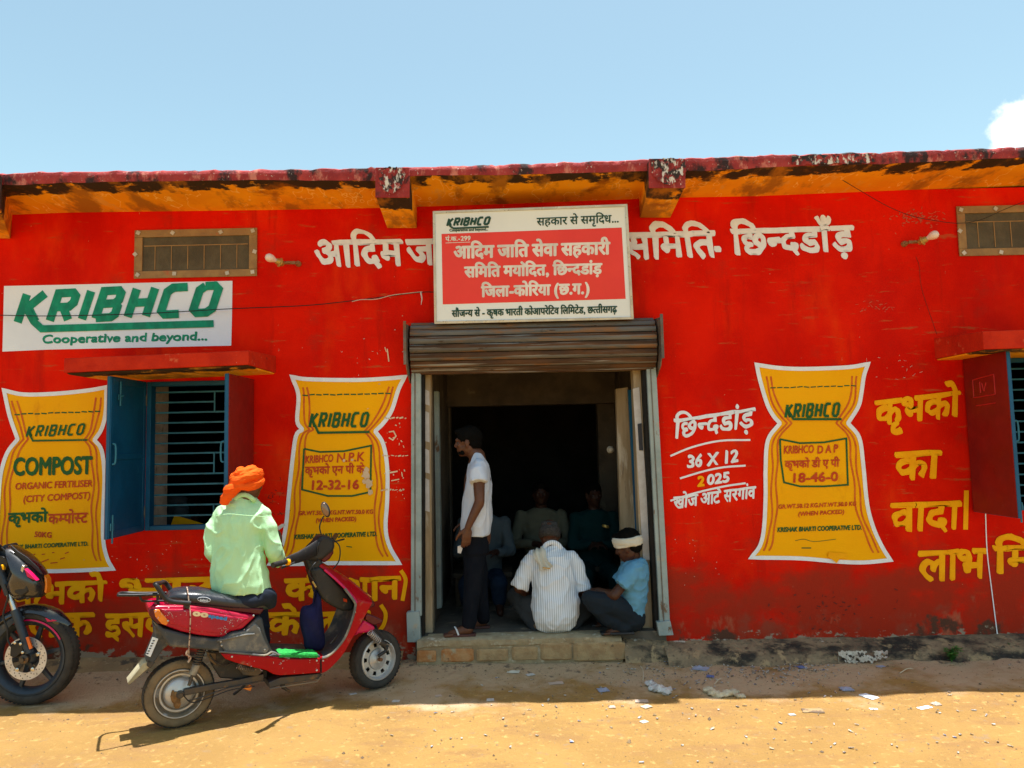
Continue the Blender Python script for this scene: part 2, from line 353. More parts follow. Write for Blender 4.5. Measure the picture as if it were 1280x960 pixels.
# side, back and inner walls
pL = P(541, 600, 5.5).x-.03; pR = P(803, 600, 5.5).x+.05; YL = 1.75; DB = 5.0
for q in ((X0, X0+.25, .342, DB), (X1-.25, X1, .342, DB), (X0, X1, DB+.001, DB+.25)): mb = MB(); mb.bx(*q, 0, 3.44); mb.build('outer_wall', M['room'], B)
lz = P(640, 507, 5.5+YL).z
lxa, lxb = P(563, 600, 5.5+YL).x, P(751, 600, 5.5+YL).x
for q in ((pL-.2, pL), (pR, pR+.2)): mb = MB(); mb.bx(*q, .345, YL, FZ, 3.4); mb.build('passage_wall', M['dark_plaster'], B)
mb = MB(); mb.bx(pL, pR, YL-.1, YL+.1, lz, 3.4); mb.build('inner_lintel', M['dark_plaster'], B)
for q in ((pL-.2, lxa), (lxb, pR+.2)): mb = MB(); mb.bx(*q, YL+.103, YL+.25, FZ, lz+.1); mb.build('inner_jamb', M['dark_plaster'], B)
mb = MB(); mb.bx(X0+.26, X1-.26, .345, DB-.01, -.05, FZ); mb.bx(door[0]-.03, door[1]+.06, -.03, .345, -.05, FZ+.001); mb.build('inside_floor', M['floor'], B)
# roof slab following the sagging edge of the photograph
Tt = [(0, 215), (60, 213), (160, 212), (320, 210.5), (470, 208), (560, 206), (640, 203.5), (740, 200), (860, 196), (960, 192), (1100, 188.5), (1280, 182), (1500, 174)]
Bb = [(0, 232), (80, 228.5), (160, 227), (320, 225), (470, 226), (520, 219.5), (640, 218.5), (800, 214), (900, 213), (960, 209), (1100, 205), (1280, 197), (1500, 188)]
Wj = [(0, 269), (80, 266), (320, 263), (480, 260), (640, 255), (850, 247), (960, 245), (1280, 232), (1500, 223)]
OV = 5.0
n = 420; fr = []; un = []; st = []; tp = []
for i in range(n+1):
    px = -420+i*(2120/n); q = P(px, 230, OV).x
    jt = noise.noise(Vector((q*9, 0, 0)))*.010+noise.noise(Vector((q*31, 3, 0)))*.008
    zt = P(px, ramp(px, Tt), OV).z+jt; zb = P(px, ramp(px, Bb), OV).z+noise.noise(Vector((q*7, 9, 0)))*.005
    zb = min(zb, zt-.05)
    zw = P(640+q*168, ramp(640+q*168, Wj), 5.5).z
    yo = OV-5.5+noise.noise(Vector((q*6, 5, 1)))*.006
    fr.append([Vector((q, yo, zb)), Vector((q, yo-.004, (zb+zt)/2)), Vector((q, yo+.002, zt-.015)), Vector((q, yo+.03, zt)), Vector((q, 5.3, zt))])
    un.append([Vector((q, yo+.012, zb+.004))]+[Vector((q, -.02+(OV-5.48)*(1-k/6), zb+(zw-zb)*k/6)) for k in range(1, 6)]+[Vector((q, .02, zw))])
m1 = MB(); m1.loft(fr, closed=False); m1.build('roof_slab', M['fascia'], B, normals=False, smooth=True)
m1 = MB(); m1.loft(un, closed=False); m1.build('soffit', M['ochre'], B, normals=False, smooth=True)
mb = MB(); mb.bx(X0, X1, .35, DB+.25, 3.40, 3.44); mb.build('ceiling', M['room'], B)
# lime patch on the fascia
for (a, b, t_) in ((990, 1095, 0), (473, 505, 1), (815, 857, 1)):
    m1 = MB(); rings = []
    for i in range(31):
        px = a+(b-a)*i/30; D = OV-.012 if not t_ else OV-.075
        y0 = ramp(px, Tt)+3; y1 = ramp(px, Bb)-2 if not t_ else ramp(px, Tt)+20+14*math.sin(math.pi*i/30)
        if t_: y0 = ramp(px, Tt)+4-3*math.sin(math.pi*i/30)
        rings.append([P(px+random.uniform(-1, 1), y0+(y1-y0)*k/6+random.uniform(-1, 1), D+random.uniform(-.004, .002)) for k in range(7)])
    m1.loft(rings, closed=False); m1.build('worn_patch', M['fascia_worn'], B, normals=False, smooth=True)
# eave beams
def beam(fx0, fx1, fy0, fy1, wx0, wx1, wy):
    D = OV-.06
    a, b, c, d = P(fx0, fy0, D), P(fx1, fy0, D), P(fx1, fy1, D), P(fx0, fy1, D)
    e, f = P(wx0, wy, 5.49), P(wx1, wy, 5.49); tz = a.z-.02
    mb = MB(); mb.prism([a, b, c, d], [Vector((a.x, D-5.49, a.z)), Vector((b.x, D-5.49, b.z)), Vector((c.x, D-5.49, c.z)), Vector((d.x, D-5.49, d.z))])
    r = mb.build('beam_end', M['fascia'], B, bevel=.006)
    o2 = MB(); k = .004
    o2.add([d+Vector((k, .013, k)), c+Vector((-k, .013, k)), f, e, Vector((d.x+k, D-5.487, tz)), Vector((c.x-k, D-5.487, tz)), Vector((f.x, .01, tz)), Vector((e.x, .01, tz))],
           [(0, 1, 2, 3), (0, 3, 7, 4), (1, 5, 6, 2), (0, 4, 5, 1)])
    o2.build('eave_beam', M['ochre'], B, bevel=.004)
beam(469, 512, 209, 247, 484, 521, 285)
beam(811, 857, 198, 235, 800, 838, 272)
beam(-42, -1, 216, 262, -22, 13, 298)
# window hoods
def hood(x0, y0, x1, y1, wx, D=4.93, h=17, wy0=477, ww=468):
    a, b = P(x0, y0, D), P(x1, y1, D); zt = (a.z+b.z)/2; th = h*D/FPX; zb = zt-th
    mb = MB(); n = 24; rr = []
    for i in range(n+1):
        x = a.x+(b.x-a.x)*i/n; j = noise.noise(Vector((x*8, 1, 1)))*.006; z0 = a.z+(b.z-a.z)*i/n
        rr.append([Vector((x, D-5.5, z0-th+j*.5)), Vector((x, D-5.5, z0+j)), Vector((x, .01, z0+.03)), Vector((x, .01, z0-th))])
    mb.loft(rr); mb.build('window_hood', M['hood'], B, bevel=.005)
    mb = MB(); mb.prism([(a.x+.01, D-5.485, a.z-th-.003), (b.x-.01, D-5.485, b.z-th-.003), (b.x-.01, .012, b.z-th-.003), (a.x+.01, .012, a.z-th-.003)],
                        [(a.x+.02, D-5.47, a.z-th-.012), (b.x-.02, D-5.47, b.z-th-.012), (b.x-.02, .012, b.z-th-.012), (a.x+.02, .012, a.z-th-.012)])
    mb.build('hood_underside', M['ochre'], B)
hood(80, 448, 311, 438, 344, h=18)
hood(1228, 414, 1440, 407, 1200, h=23)
# windows
def window(h, side, gaps, label):
    a, b, c, d = h; w_ = MB(); fw = .035; y0, y1 = -.012, .06
    w_.bx(a+.001, a+fw, y0, y1, c+.001, d-.001); w_.bx(b-fw, b-.001, y0, y1, c+.001, d-.001); w_.bx(a+fw, b-fw, y0+.002, y1-.002, d-fw, d-.002); w_.bx(a+fw, b-fw, y0+.002, y1-.002, c+.002, c+fw)
    W = w_.build('window', M['blue'], B, bevel=.003, label=label)
    n = 13; base = c+.05; st = (d-c-.1)/n
    for i in range(1, n+1):
        z = base+st*(i-.35)
        x1_ = b-fw; split = i in (1, 6+1-1, 12) 
        q = MB(); q.bx(a+.03, b-.02, .066, .072, z-.006, z+.006) if not split else q.bx(a+.03, a+(b-a)*.62, .066, .072, z-.006, z+.006)
        q.build('grille_bar', M['bar_blue'], W)
        if split:
            for fx in (.62, .93):
                q = MB(); q.bx(a+(b-a)*fx-.005, a+(b-a)*fx+.005, .058, .065, z-st, z+st); q.build('grille_bar', M['bar_blue'], W)
            q = MB(); q.bx(a+(b-a)*.93, b-.02, .066, .072, z-.006, z+.006); q.build('grille_bar', M['bar_blue'], W)
    L = .50
    for s, x in ((-1, a), (1, b)):
        xx = x+s*.004; q = MB()
        inner = MB(); q.bx(xx-s*0, xx+s*.022, -L, -.014, c-.0, d+.0) if s > 0 else q.bx(xx-.022, xx, -L, -.014, c, d)
        lb = 'blue shutter leaf swung open' if s < 0 else 'shutter leaf swung open, outer face painted dark red'
        sh = q.build('shutter', M['blue'], B, bevel=.002, label=lb)
        # inner rails and centre ledge, outer red facing
        xi = xx if s < 0 else xx; f0, f1 = (xx, xx+.006) if s < 0 else (xx-.006, xx)
        for z0, z1 in ((c+.004, c+.05), ((c+d)/2-.02, (c+d)/2+.02), (d-.05, d-.004)):
            r_ = MB(); r_.bx(f0, f1, -L+.04, -.05, z0, z1); r_.build('ledge', M['blue'], sh, bevel=.002)
        for y_ in (-L+.004, -.048):
            r_ = MB(); r_.bx(f0, f1, y_, y_+.034, c+.004, d-.004); r_.build('stile', M['blue'], sh, bevel=.002)
        e0, e1 = (xx-.026, xx-.0225) if s < 0 else (xx+.0225, xx+.026)
        # the camera sees the outside of the far leaf
        r_ = MB(); r_.bx(e0, e1, -L+.004, -.02, c+.003, d-.003); r_.build('outer_facing', M['shutter_red'], sh)
        hx = xx+(.012 if s < 0 else -.012); hz = (c+d)/2+.02
        r_ = MB(); r_.tube(smoothpts([(hx-s*-.0, -L+.02, hz-.07), (hx-s*.02, -L+.02, hz-.055), (hx-s*.02, -L+.02, hz+.055), (hx, -L+.02, hz+.07)], 4), .006, 6); r_.build('handle', M['bar_blue'], sh)
    for zz in (c+.14, d-.14):
        for xx in (a, b): r_ = MB(); r_.tube([(xx, -.018, zz-.04), (xx, -.018, zz+.04)], .008, 8); r_.build('hinge', M['steel'], W, smooth=True)
    r_ = MB(); r_.tube([(a+.012, -L+.10, d-.20), (a+.012, -L+.10, d-.03)], .006, 6); r_.box((a+.010, -L+.10, d-.14), (.006, .05, .04)); r_.tube([(a+.012, -L+.10, d-.13), (a+.035, -L+.10, d-.13)], .005, 6); r_.build('tower_bolt', M['bar_blue'], W)
    r_ = MB(); r_.tube([(a+.012, -L+.03, c-.03), (a+.012, -L+.03, c+.16)], .006, 6); r_.box((a+.010, -L+.03, c+.08), (.006, .045, .05)); r_.build('tower_bolt', M['bar_blue'], W)
    return W
window(winL, -1, 0, 'barred window left of the doorway, a bent figure inside')
window(winR, 1, 0, 'barred window cut by the right edge of the photo')
# ventilators
def vent(h, x0, y0, x1, y1, label):
    a, b, c, d = h; m_ = MB(); m_.add([(a-.006, -.004, c-.006), (b+.006, -.004, c-.006), (b+.006, -.004, d+.006), (a-.006, -.004, d+.006)], [(0, 1, 2, 3)])
    V = m_.build('ventilator_screen', M['mesh'], B, normals=False, label=label)
    fw = .05
    for q in ((a-.03, b+.03, d-.03, d+.025), (a-.03, b+.03, c-.025, c+.03), (a-.03, a+.03, c+.031, d-.031), (b-.03, b+.03, c+.031, d-.031)):
        m_ = MB(); m_.bx(q[0], q[1], -.016, -.005, q[2], q[3]); m_.build('frame_strip', M['tape'], V, bevel=.002)
    for i in range(1, 7):
        x = a+(b-a)*i/7; m_ = MB(); m_.bx(x-.003, x+.003, -.0085, -.005, c+.04, d-.10); m_.build('grid_rib', M['tape'], V)
    m_ = MB(); m_.bx(a+.04, b-.04, -.0088, -.0055, d-.10, d-.093); m_.build('grid_rib', M['tape'], V)
    pts = [(a, d), (a+(b-a)*.3, d), (a+(b-a)*.72, d), (b, d), (a-.02, (c+d)/2), (b+.015, (c+d)/2), (a, c), (a+(b-a)*.32, c), (a+(b-a)*.78, c), (b, c)]
    for x, z in pts:
        m_ = MB(); m_.box((x, -.021, z+random.uniform(-.005, .005)), (.028, .006, .028), Matrix.Rotation(random.uniform(0, 1.5), 3, 'Y')); k = m_.build('screw_tab', M['clip'], V)
vent(venL, 170, 287, 321, 347, 'dusty mesh ventilator above the painted white panel')
vent(venR, 1196, 257, 1350, 320, 'dusty mesh ventilator by the right edge of the photo')
# door surround: rails, timber frame, rolling shutter
def vstrip(name, pts, D, dpt, mt, label=None, bevel=.003, parent=None):
    A = [P(x, y, D) for x, y in pts]; mb = MB(); mb.prism(A, [a+Vector((0, dpt, 0)) for a in A]); return mb.build(name, mt, parent or B, bevel=bevel, label=label)
S = thing('rolling_shutter', 'rusty rolled up steel shutter with pale guide rails over the doorway', 'roller shutter', (0, -.15, 0))
nsl = 8; z0 = P(660, 459, 5.38).z; z1 = P(660, 403, 5.38).z
xl, xr = P(509, 430, 5.36).x, P(824, 425, 5.36).x
zc = (z0+z1)/2; rr = (z1-z0)/2+.015; yc = -.01
for i in range(nsl):
    a0 = R(-76+i*20.5); a1 = R(-76+(i+1)*20.5-1.6); prof = []
    for k in range(7):
        t = a0+(a1-a0)*k/6; bul = .016*math.sin(math.pi*k/6)**.7
        prof.append((yc-(rr*.78+bul)*math.cos(t), zc+(rr+bul)*math.sin(t)))
    m_ = MB(); m_.loft([[Vector((x, y, z)) for y, z in prof]+[Vector((x, y+.006, z)) for y, z in prof[::-1]] for x in (xl+.02, xr-.02)]); s_ = m_.build('slat', M['rust'], S, smooth=True); s_.data.materials.append(M['slat_grey'])
    for p_ in s_.data.polygons:
        if p_.index in (0, 1, 2): p_.material_index = 1
m_ = MB(); m_.bx(xl+.03, xr-.03, -.06, -.005, z0-.03, z0+.0); m_.build('bottom_rail', M['rust'], S, bevel=.003)
m_ = MB(); m_.bx(xl+.04, xr-.04, -.09, .12, z0+.02, z1-.03); m_.build('curtain_core', M['dark'], S)
for s, x in ((-1, xl), (1, xr)):
    zt, zb_ = (P(504, 402, 5.3).z, P(504, 456, 5.3).z) if s < 0 else (P(826, 393, 5.3).z, P(831, 448, 5.3).z)
    m_ = MB(); A = [Vector((x-.004, y, z)) for y, z in ((0, zt+.0), (-.2, zt-.02), (-.215, zt-.04), (-.215, zb_+.02), (-.16, zb_-.05), (0, zb_-.12))]
    m_.prism(A, [p+Vector((.008, 0, 0)) for p in A])
    m_.bx(x-.012*(s < 0)-.004, x+.012*(s > 0)+.004, -.225, -.213, zb_+.0, zt-.0); m_.build('side_plate', M['steel'], S)
for pts in (([(514, 466), (526, 466), (527, 770), (513.5, 770)]), ([(808, 458), (820, 456), (838, 784), (825, 786)])):
    A = [P(x, y, 5.44) for x, y in pts]; xm0 = min(a.x for a in A); xm1 = max(a.x for a in A)
    m_ = MB(); w2 = (P(526, 600, 5.44).x-P(514, 600, 5.44).x)
    m_.prism(A, [a+Vector((0, .055, 0)) for a in A]); m_.build('guide_rail', M['palegreen'], S, bevel=.004)
    a, b = A[0]+(A[1]-A[0])*.40+Vector((0, -.003, 0)), A[3]+(A[2]-A[3])*.40+Vector((0, -.003, 0))
    m_ = MB(); m_.tube([a, b], .004, 5); m_.build('rail_lip', M['steel'], S)
vstrip('rail_foot', [(508, 766), (524, 764), (526, 803), (509, 803)], 5.42, .07, M['palegreen'], parent=S)
vstrip('rail_foot', [(821, 778), (838, 776), (842, 794), (824, 795)], 5.42, .07, M['palegreen'], parent=S)
vstrip('rail_gap', [(526.5, 463), (530, 463), (530, 797), (526.5, 800)], 5.47, .1, M['dark'], parent=S)
vstrip('rail_gap', [(803, 460), (808, 460), (824, 792), (819, 792)], 5.47, .1, M['dark'], parent=S)
# timber door frame
vstrip('door_post', [(527, 462), (538, 462), (541, 798), (528, 800)], 5.56, .12, M['wood'])
vstrip('door_post', [(791, 460), (803, 460), (820, 797), (804, 797)], 5.56, .12, M['wood'])
vstrip('door_head', [(527, 461), (803, 457), (803, 461.5), (527, 465.5)], 5.54, .14, M['wood'])
vstrip('inner_post', [(540.5, 489), (548, 489), (552, 760), (541, 762)], 5.95, .1, M['palegreen'])
vstrip('inner_post', [(770, 486), (785, 484), (800, 730), (778, 730)], 6.0, .08, M['wood'])
vstrip('door_leaf', [(785, 487), (791, 487), (806, 740), (799, 740)], 5.9, .04, M['blue'])
# notices pasted on the posts
def sheet(name, pts, D, mt, label, cat, k=.004, **kw):
    mb = MB(); A = [P(x, y, D) for x, y in pts]; mb.prism(A, [a+Vector((0, k, 0)) for a in A]); return top(name, mb, mt, label, cat, **kw)
for i, (y0, y1) in enumerate(((486, 507), (513, 553), (560, 592), (597, 640))):
    nm = ['topmost', 'second from the top', 'third from the top', 'lowest'][i]
    s_ = sheet('paper_notice', [(529.5, y0), (536.5, y0+3), (537, y1), (530, y1-2)], 5.555, M['paper'], 'narrow paper notice on the left door post, %s of four' % nm, 'notice', group='paper notices on the left door post')
s_ = sheet('paper_notice', [(791, 486), (799, 484), (814, 700), (804, 700)], 5.553, M['paper'], 'long tall white paper strip on the right door post', 'notice')
s_ = sheet('printed_label', [(797, 530), (802, 529), (804, 563), (799, 563)], 5.548, M['ink'], 'small black printed label on the right door post', 'label')
o_ = MB(); q = P(763, 562, 6.4); o_.lathe(q, (0, -1, 0), [(0.001, .03), (.018, .025), (.03, .005), (.032, 0)], 16, cap=True); top('light_switch', o_, M['clip'], 'small round switch knob on the dark passage wall', 'switch')

# plinth along the wall foot
def plinth(xa, xb, ztop, depth, seed):
    n = int((xb-xa)/.05); rr = []
    for i in range(n+1):
        x = xa+(xb-xa)*i/n; q = noise.noise(Vector((x*2.1, seed, 0))); q2 = noise.noise(Vector((x*9, seed, 5))); q3 = noise.noise(Vector((x*21, seed, 5)))
        zt = ztop+q*.012+q2*.008+q3*.006; dp = depth*(1+.22*q+.1*q2)
        rr.append([Vector((x, .01, zt+.008)), Vector((x, -.025, zt)), Vector((x, -dp*.35, zt-.012+q3*.008)), Vector((x, -dp*.62, zt-.035+q2*.012)), Vector((x, -dp*.8, zt*.55+q3*.012)), Vector((x, -dp*.95, .02+q2*.01)), Vector((x, -dp*1.25, -.04))])
    return rr
mb = MB(); mb.loft(plinth(door[1]+.03, X1, .13, .26, 3), closed=False)
mb.build('plinth', M['plinth'], B, normals=False, smooth=True)
rr = []
for i in range(121):
    i = i/3; px = 1048+62*i/40; yt = 813.5+2.5*noise.noise(Vector((i*.5, 1, 0)))+1.5*abs(noise.noise(Vector((i*1.7, 1, 0)))); yb = 829-8*(i/40)**3+5*noise.noise(Vector((i*.35, 5, 0)))-(6 if i in (0, 40) else 0)
    base = P(px, 822, 5.30); rr.append([P(px, yt+(yb-yt)*k/14, 5.235+.05*(1-k/14)) for k in range(15)])
mb2 = MB(); mb2.loft(rr, closed=False); mb2.f = [q for q in mb2.f if noise.noise(mb2.v[q[0]]*19)+.5*noise.noise(mb2.v[q[0]]*47) > -.16]
mb2.build('lime_patch', mat('lime_patch', (.60, .55, .46), .9, (.42, .36, .28), 22, bump=.6, layers=(((.05, .04, .03), 20, .54, .60),)), B, normals=False, smooth=True)
mb = MB(); mb.loft(plinth(X0, door[0]-.12, .10, .16, 8), closed=False)
M['mudbank'] = mat('mud_bank', (.38, .25, .12), .95, (.28, .18, .09), 4, bump=.7, bscale=40, layers=(((.1, .075, .05), 8, .54, .64), ((.5, .36, .2), 15, .58, .7)))
mb.build('plinth', M['mudbank'], B, normals=False, smooth=True)

# ---------------------------------------------------------------- doorstep
D0 = 5.37
T = thing('doorstep', 'worn brick and cement doorstep in front of the open doorway', 'doorstep', (P(650, 828, D0).x, D0-5.5, 0))
sx0, sx1 = P(521, 815, D0).x, P(778, 812, D0).x
n = 50; rr = []
for i in range(n+1):
    x = sx0+(sx1-sx0)*i/n; j = noise.noise(Vector((x*6, 2, 2)))*.006+noise.noise(Vector((x*19, 2, 2)))*.005
    e = .03*max(0, 1-(i/n)*20)+.05*max(0, 1-(1-i/n)*12)
    z = FZ+.003-e*.5
    rr.append([Vector((x, .02, z)), Vector((x, D0-5.5+.03, z+j*.3)), Vector((x, D0-5.5+j+e*.4, z-.014+j)), Vector((x, D0-5.5+j*1.4, z-.05)), Vector((x, D0-5.5+.012, z-.06)), Vector((x, D0-5.5+.012, .035)), Vector((x, D0-5.5+j*2, .03)), Vector((x, D0-5.54+j*3, -.03))])
mb = MB(); mb.loft(rr, closed=False); mb.build('cement_bed', M['mortar'], T, normals=False, smooth=True)
for i, (a, b, y0, y1, mt) in enumerate(((521, 545, 813, 828, 'brick'), (552, 592, 811, 828, 'brick'), (596, 635, 811, 827, 'brick2'), (640, 672, 808, 826, 'brick2'), (676, 714, 803, 826, 'brick2'), (717, 781, 802, 827, 'brick2'))):
    p0, p1 = P(a, y1, D0-.004), P(b, y0, D0-.004); c = (p0+p1)/2; c.y += .05; c.z = (p0.z+p1.z)/2
    bm = bmesh.new(); bmesh.ops.create_cube(bm, size=1); bmesh.ops.bevel(bm, geom=bm.edges[:], offset=.09, segments=1, affect='EDGES')
    for v in bm.verts:
        v.co = Vector((v.co.x*(p1.x-p0.x), v.co.y*.11, v.co.z*(p1.z-p0.z))); v.co += Vector((random.uniform(-1, 1), random.uniform(-1, 1), random.uniform(-1, 1)))*.0025
    me = bpy.data.meshes.new('brick'); 
    for v in bm.verts: v.co += c-org(T)
    bm.to_mesh(me); bm.free(); mkobj('brick', me, T, M[mt], smooth=False)
mb = MB(); rr = []
for i in range(20):
    x = P(780, 812, 5.4).x+(.32)*i/19; j = noise.noise(Vector((x*9, 7, 2)))*.012; k = 1-i/19
    rr.append([Vector((x, .02, .15+.03*k)), Vector((x, -.04, .145+.03*k+j)), Vector((x, -.10-.03*k+j, .10+.03*k+j)), Vector((x, -.14-.02*k, .03+j)), Vector((x, -.2, -.03))])
mb.loft(rr, closed=False); mb.build('broken_end', M['plinth'], T, normals=False, smooth=True)
# ---------------------------------------------------------------- lettering
_gc = {}
def _raw(s):
    if s in _gc: return _gc[s]
    c = bpy.data.curves.new('t', 'FONT'); c.body = s; c.size = 1; c.resolution_u = 3
    o = bpy.data.objects.new('t', c); COL.objects.link(o)
    dg = bpy.context.evaluated_depsgraph_get(); me = bpy.data.meshes.new_from_object(o.evaluated_get(dg))
    vs = [(v.co.x, v.co.y) for v in me.vertices]; fs = [tuple(p.vertices) for p in me.polygons]
    bpy.data.objects.remove(o); bpy.data.curves.remove(c); bpy.data.meshes.remove(me)
    _gc[s] = (vs, fs); return vs, fs
_top = {}
def _norm(dev):
    if dev not in _top: _top[dev] = max(v[1] for v in _raw('क' if dev else 'H')[0])
    return _top[dev]
def clip_right(vs, fs, xc):
    bm = bmesh.new(); bv = [bm.verts.new((x, y, 0)) for x, y in vs]
    for f in fs:
        try: bm.faces.new([bv[i] for i in f])
        except Exception: pass
    bmesh.ops.bisect_plane(bm, geom=bm.verts[:]+bm.edges[:]+bm.faces[:], plane_co=(xc, 0, 0), plane_no=(1, 0, 0), clear_outer=True)
    bm.verts.ensure_lookup_table(); bm.verts.index_update()
    r = [(v.co.x, v.co.y) for v in bm.verts], [tuple(v.index for v in f.verts) for f in bm.faces]; bm.free(); return r
def layout(s):
    """'|' parts clusters set by ink width, '/' after a cluster takes its stem off, '_' is a space. returns verts in units of letter height"""
    dev = any('\u0900' <= ch <= '\u097f' for ch in s); h = _norm(dev)
    if not dev:
        vs, fs = _raw(s); mn = min(v[0] for v in vs); return [((x-mn)/h, y/h) for x, y in vs], fs
    V = []; F = []; cur = 0
    for tk in s.split('|'):
        if tk == '_': cur += .42; continue
        half = tk.endswith('/'); reph = tk.endswith('^'); rak = tk.endswith('~'); t = tk.rstrip('/^~')
        vs, fs = _raw(t); vs = [(x/h, y/h) for x, y in vs]
        mn = min(v[0] for v in vs); mxx = max(v[0] for v in vs)
        if half: vs, fs = clip_right(vs, fs, mxx-.33); mxx = max(v[0] for v in vs)
        latin = not any('\u0900' <= ch <= '\u097f' for ch in t)
        if latin: mn -= .12; mxx += .12
        b = len(V); V += [(x-mn+cur, y) for x, y in vs]; F += [tuple(i+b for i in f) for f in fs]
        def ex(st, w_):
            for p, q in zip(st, st[1:]):
                dx, dy = q[0]-p[0], q[1]-p[1]; L_ = math.hypot(dx, dy) or 1; nx, ny = -dy/L_*w_/2, dx/L_*w_/2
                k = len(V); V.extend([(p[0]+nx, p[1]+ny), (p[0]-nx, p[1]-ny), (q[0]-nx, q[1]-ny), (q[0]+nx, q[1]+ny)]); F.append((k, k+1, k+2, k+3))
        cx = cur+(mxx-mn)
        if reph: ex([(cx-.42, 1.36), (cx-.34, 1.24), (cx-.22, 1.2), (cx-.12, 1.05)], .13)
        if rak: ex([(cx-.62, .02), (cx-.36, .26)], .10)
        cur += (mxx-mn)-.012
    return V, F
def put(mb, s, x0, y0, x1, y1, H, bold=0., slant=0., D=5.5, off=.004, wob=.0, fit=None):
    V, F = layout(s); U = max(v[0] for v in V)
    ca, sa = math.cos(R(52)), math.sin(R(52))
    def kn(a, s_): p, q = math.cos(R(a))*bold*1.12*s_, math.sin(R(a))*bold*.62*s_; return (p*ca-q*sa, p*sa+q*ca)
    k = [(0, 0)]+([kn(a, 1) for a in range(0, 360, 45)] if bold else [])
    if bold > 1.2: k += [kn(a, .5) for a in range(0, 360, 60)]
    for i, (dx, dy) in enumerate(k):
        vs = []
        for u, v in V:
            t = u/U; x = x0+(x1-x0)*t+slant*v*H+dx; y = y0+(y1-y0)*t-v*H+dy
            if wob: x += wob*noise.noise(Vector((x*.11, y*.11, 1))); y += wob*noise.noise(Vector((x*.11, y*.11, 7)))
            vs.append(P(x, y, D-off-i*.00012))
        mb.add(vs, F)
    return mb
def ribbon(mb, pts, wd, D=5.5, off=.004, closed=False, sm=0, taper=None):
    pts = [Vector((p[0], p[1], 0)) for p in pts]
    if sm: pts = smoothpts(pts, sm, closed)
    n = len(pts); A = []; Bv = []
    for i, p in enumerate(pts):
        a = pts[(i-1) % n] if closed or i > 0 else p; c = pts[(i+1) % n] if closed or i < n-1 else p
        d1 = (p-a).normalized() if (p-a).length > 1e-6 else None; d2 = (c-p).normalized() if (c-p).length > 1e-6 else None
        d1 = d1 or d2; d2 = d2 or d1; t = (d1+d2)
        t = t.normalized() if t.length > .1 else d1
        nn = Vector((-t.y, t.x, 0)); s = min(1.8, 1/max(.35, nn.dot(Vector((-d1.y, d1.x, 0)))))
        w_ = wd/2*s*(taper[0]+(taper[1]-taper[0])*i/max(1, n-1) if taper else 1)
        o_ = off+.00001*i
        A.append(P(p.x+nn.x*w_, p.y+nn.y*w_, D-o_)); Bv.append(P(p.x-nn.x*w_, p.y-nn.y*w_, D-o_))
    vs = A+Bv; fs = [(i, (i+1) % n, n+(i+1) % n, n+i) for i in range(n if closed else n-1)]
    return mb.add(vs, fs)
LOGO = {'K': [[(0, 0), (0, 1)], [(.62, 1), (.08, .42)], [(.2, .52), (.60, 0)]],
 'R': [[(0, 0), (0, .98), (.5, .98), (.62, .86), (.62, .62), (.5, .48), (.0, .48)], [(.3, .48), (.62, 0)]],
 'I': [[(0, 0), (0, 1)]], 'B': [[(0, 0), (0, .98), (.5, .98), (.6, .88), (.6, .64), (.5, .52), (.62, .40), (.62, .12), (.5, .02), (0, .02)], [(.05, .52), (.5, .52)]],
 'H': [[(0, 0), (0, 1)], [(.62, 0), (.62, 1)], [(0, .5), (.62, .5)]],
 'C': [[(.64, .98), (.16, .98), (0, .84), (0, .16), (.16, .02), (.64, .02)]],
 'O': [[(.16, .98), (.48, .98), (.64, .84), (.64, .16), (.48, .02), (.16, .02), (0, .16), (0, .84), (.16, .98)]]}
def logo(mb, x0, y0, x1, y1, H, wd, slant, D=5.5, off=.004, tail=None, ul=True, gap=.36):
    W_ = {'I': 0}; tot = sum(W_.get(c, .63) for c in 'KRIBHCO')+gap*6; cur = 0; kk = 0
    for c in 'KRIBHCO':
        for st in LOGO[c]:
            q = []
            for u, v in st:
                t = (cur+u)/tot; q.append((x0+(x1-x0)*t+slant*v*H, y0+(y1-y0)*t-v*H))
            ribbon(mb, q, wd, D, off+kk*.00035); kk += 1
        cur += W_.get(c, .63)+gap
    if ul:
        dy = (y1-y0)/(x1-x0); a = x0+(x1-x0)*.03
        q = [(x0+(x1-x0)*.3/tot*1.0+slant*.5*H, y0-.5*H), (x0+(x1-x0)*.62/tot, y0), (x0+(x1-x0)*.9/tot, y0+.27*H), (x1-4, y1+.27*H)] if not tail else tail
        ribbon(mb, q, wd*.85, D, off+kk*.00035)
# heading
L_ = lambda nm, mb, mt, par, lab=None: mb.build(nm, M[mt], par, normals=False, label=lab)
mb = MB()
put(mb, 'अा|िद|म', 396, 333, 505, 331, 31, 1.9, -.12, wob=2)
put(mb, 'जा', 511, 331, 556, 330, 30, 1.9, -.12, wob=2)
L_('painted_heading', mb, 'white', B, 'start of the white hand painted Hindi heading, left of the sign board'); mb = MB()
put(mb, 'स|िम|ित', 782, 323, 896, 320, 30, 1.9, -.1, wob=2)
put(mb, '-', 894, 321, 900, 321, 30, 1.9)
put(mb, 'िछ|न/|द|डाँ|ड़', 916, 318, 1068, 313, 30, 1.9, -.08, wob=2)
L_('painted_heading', mb, 'white', B, 'end of the white hand painted Hindi heading, right of the sign board')
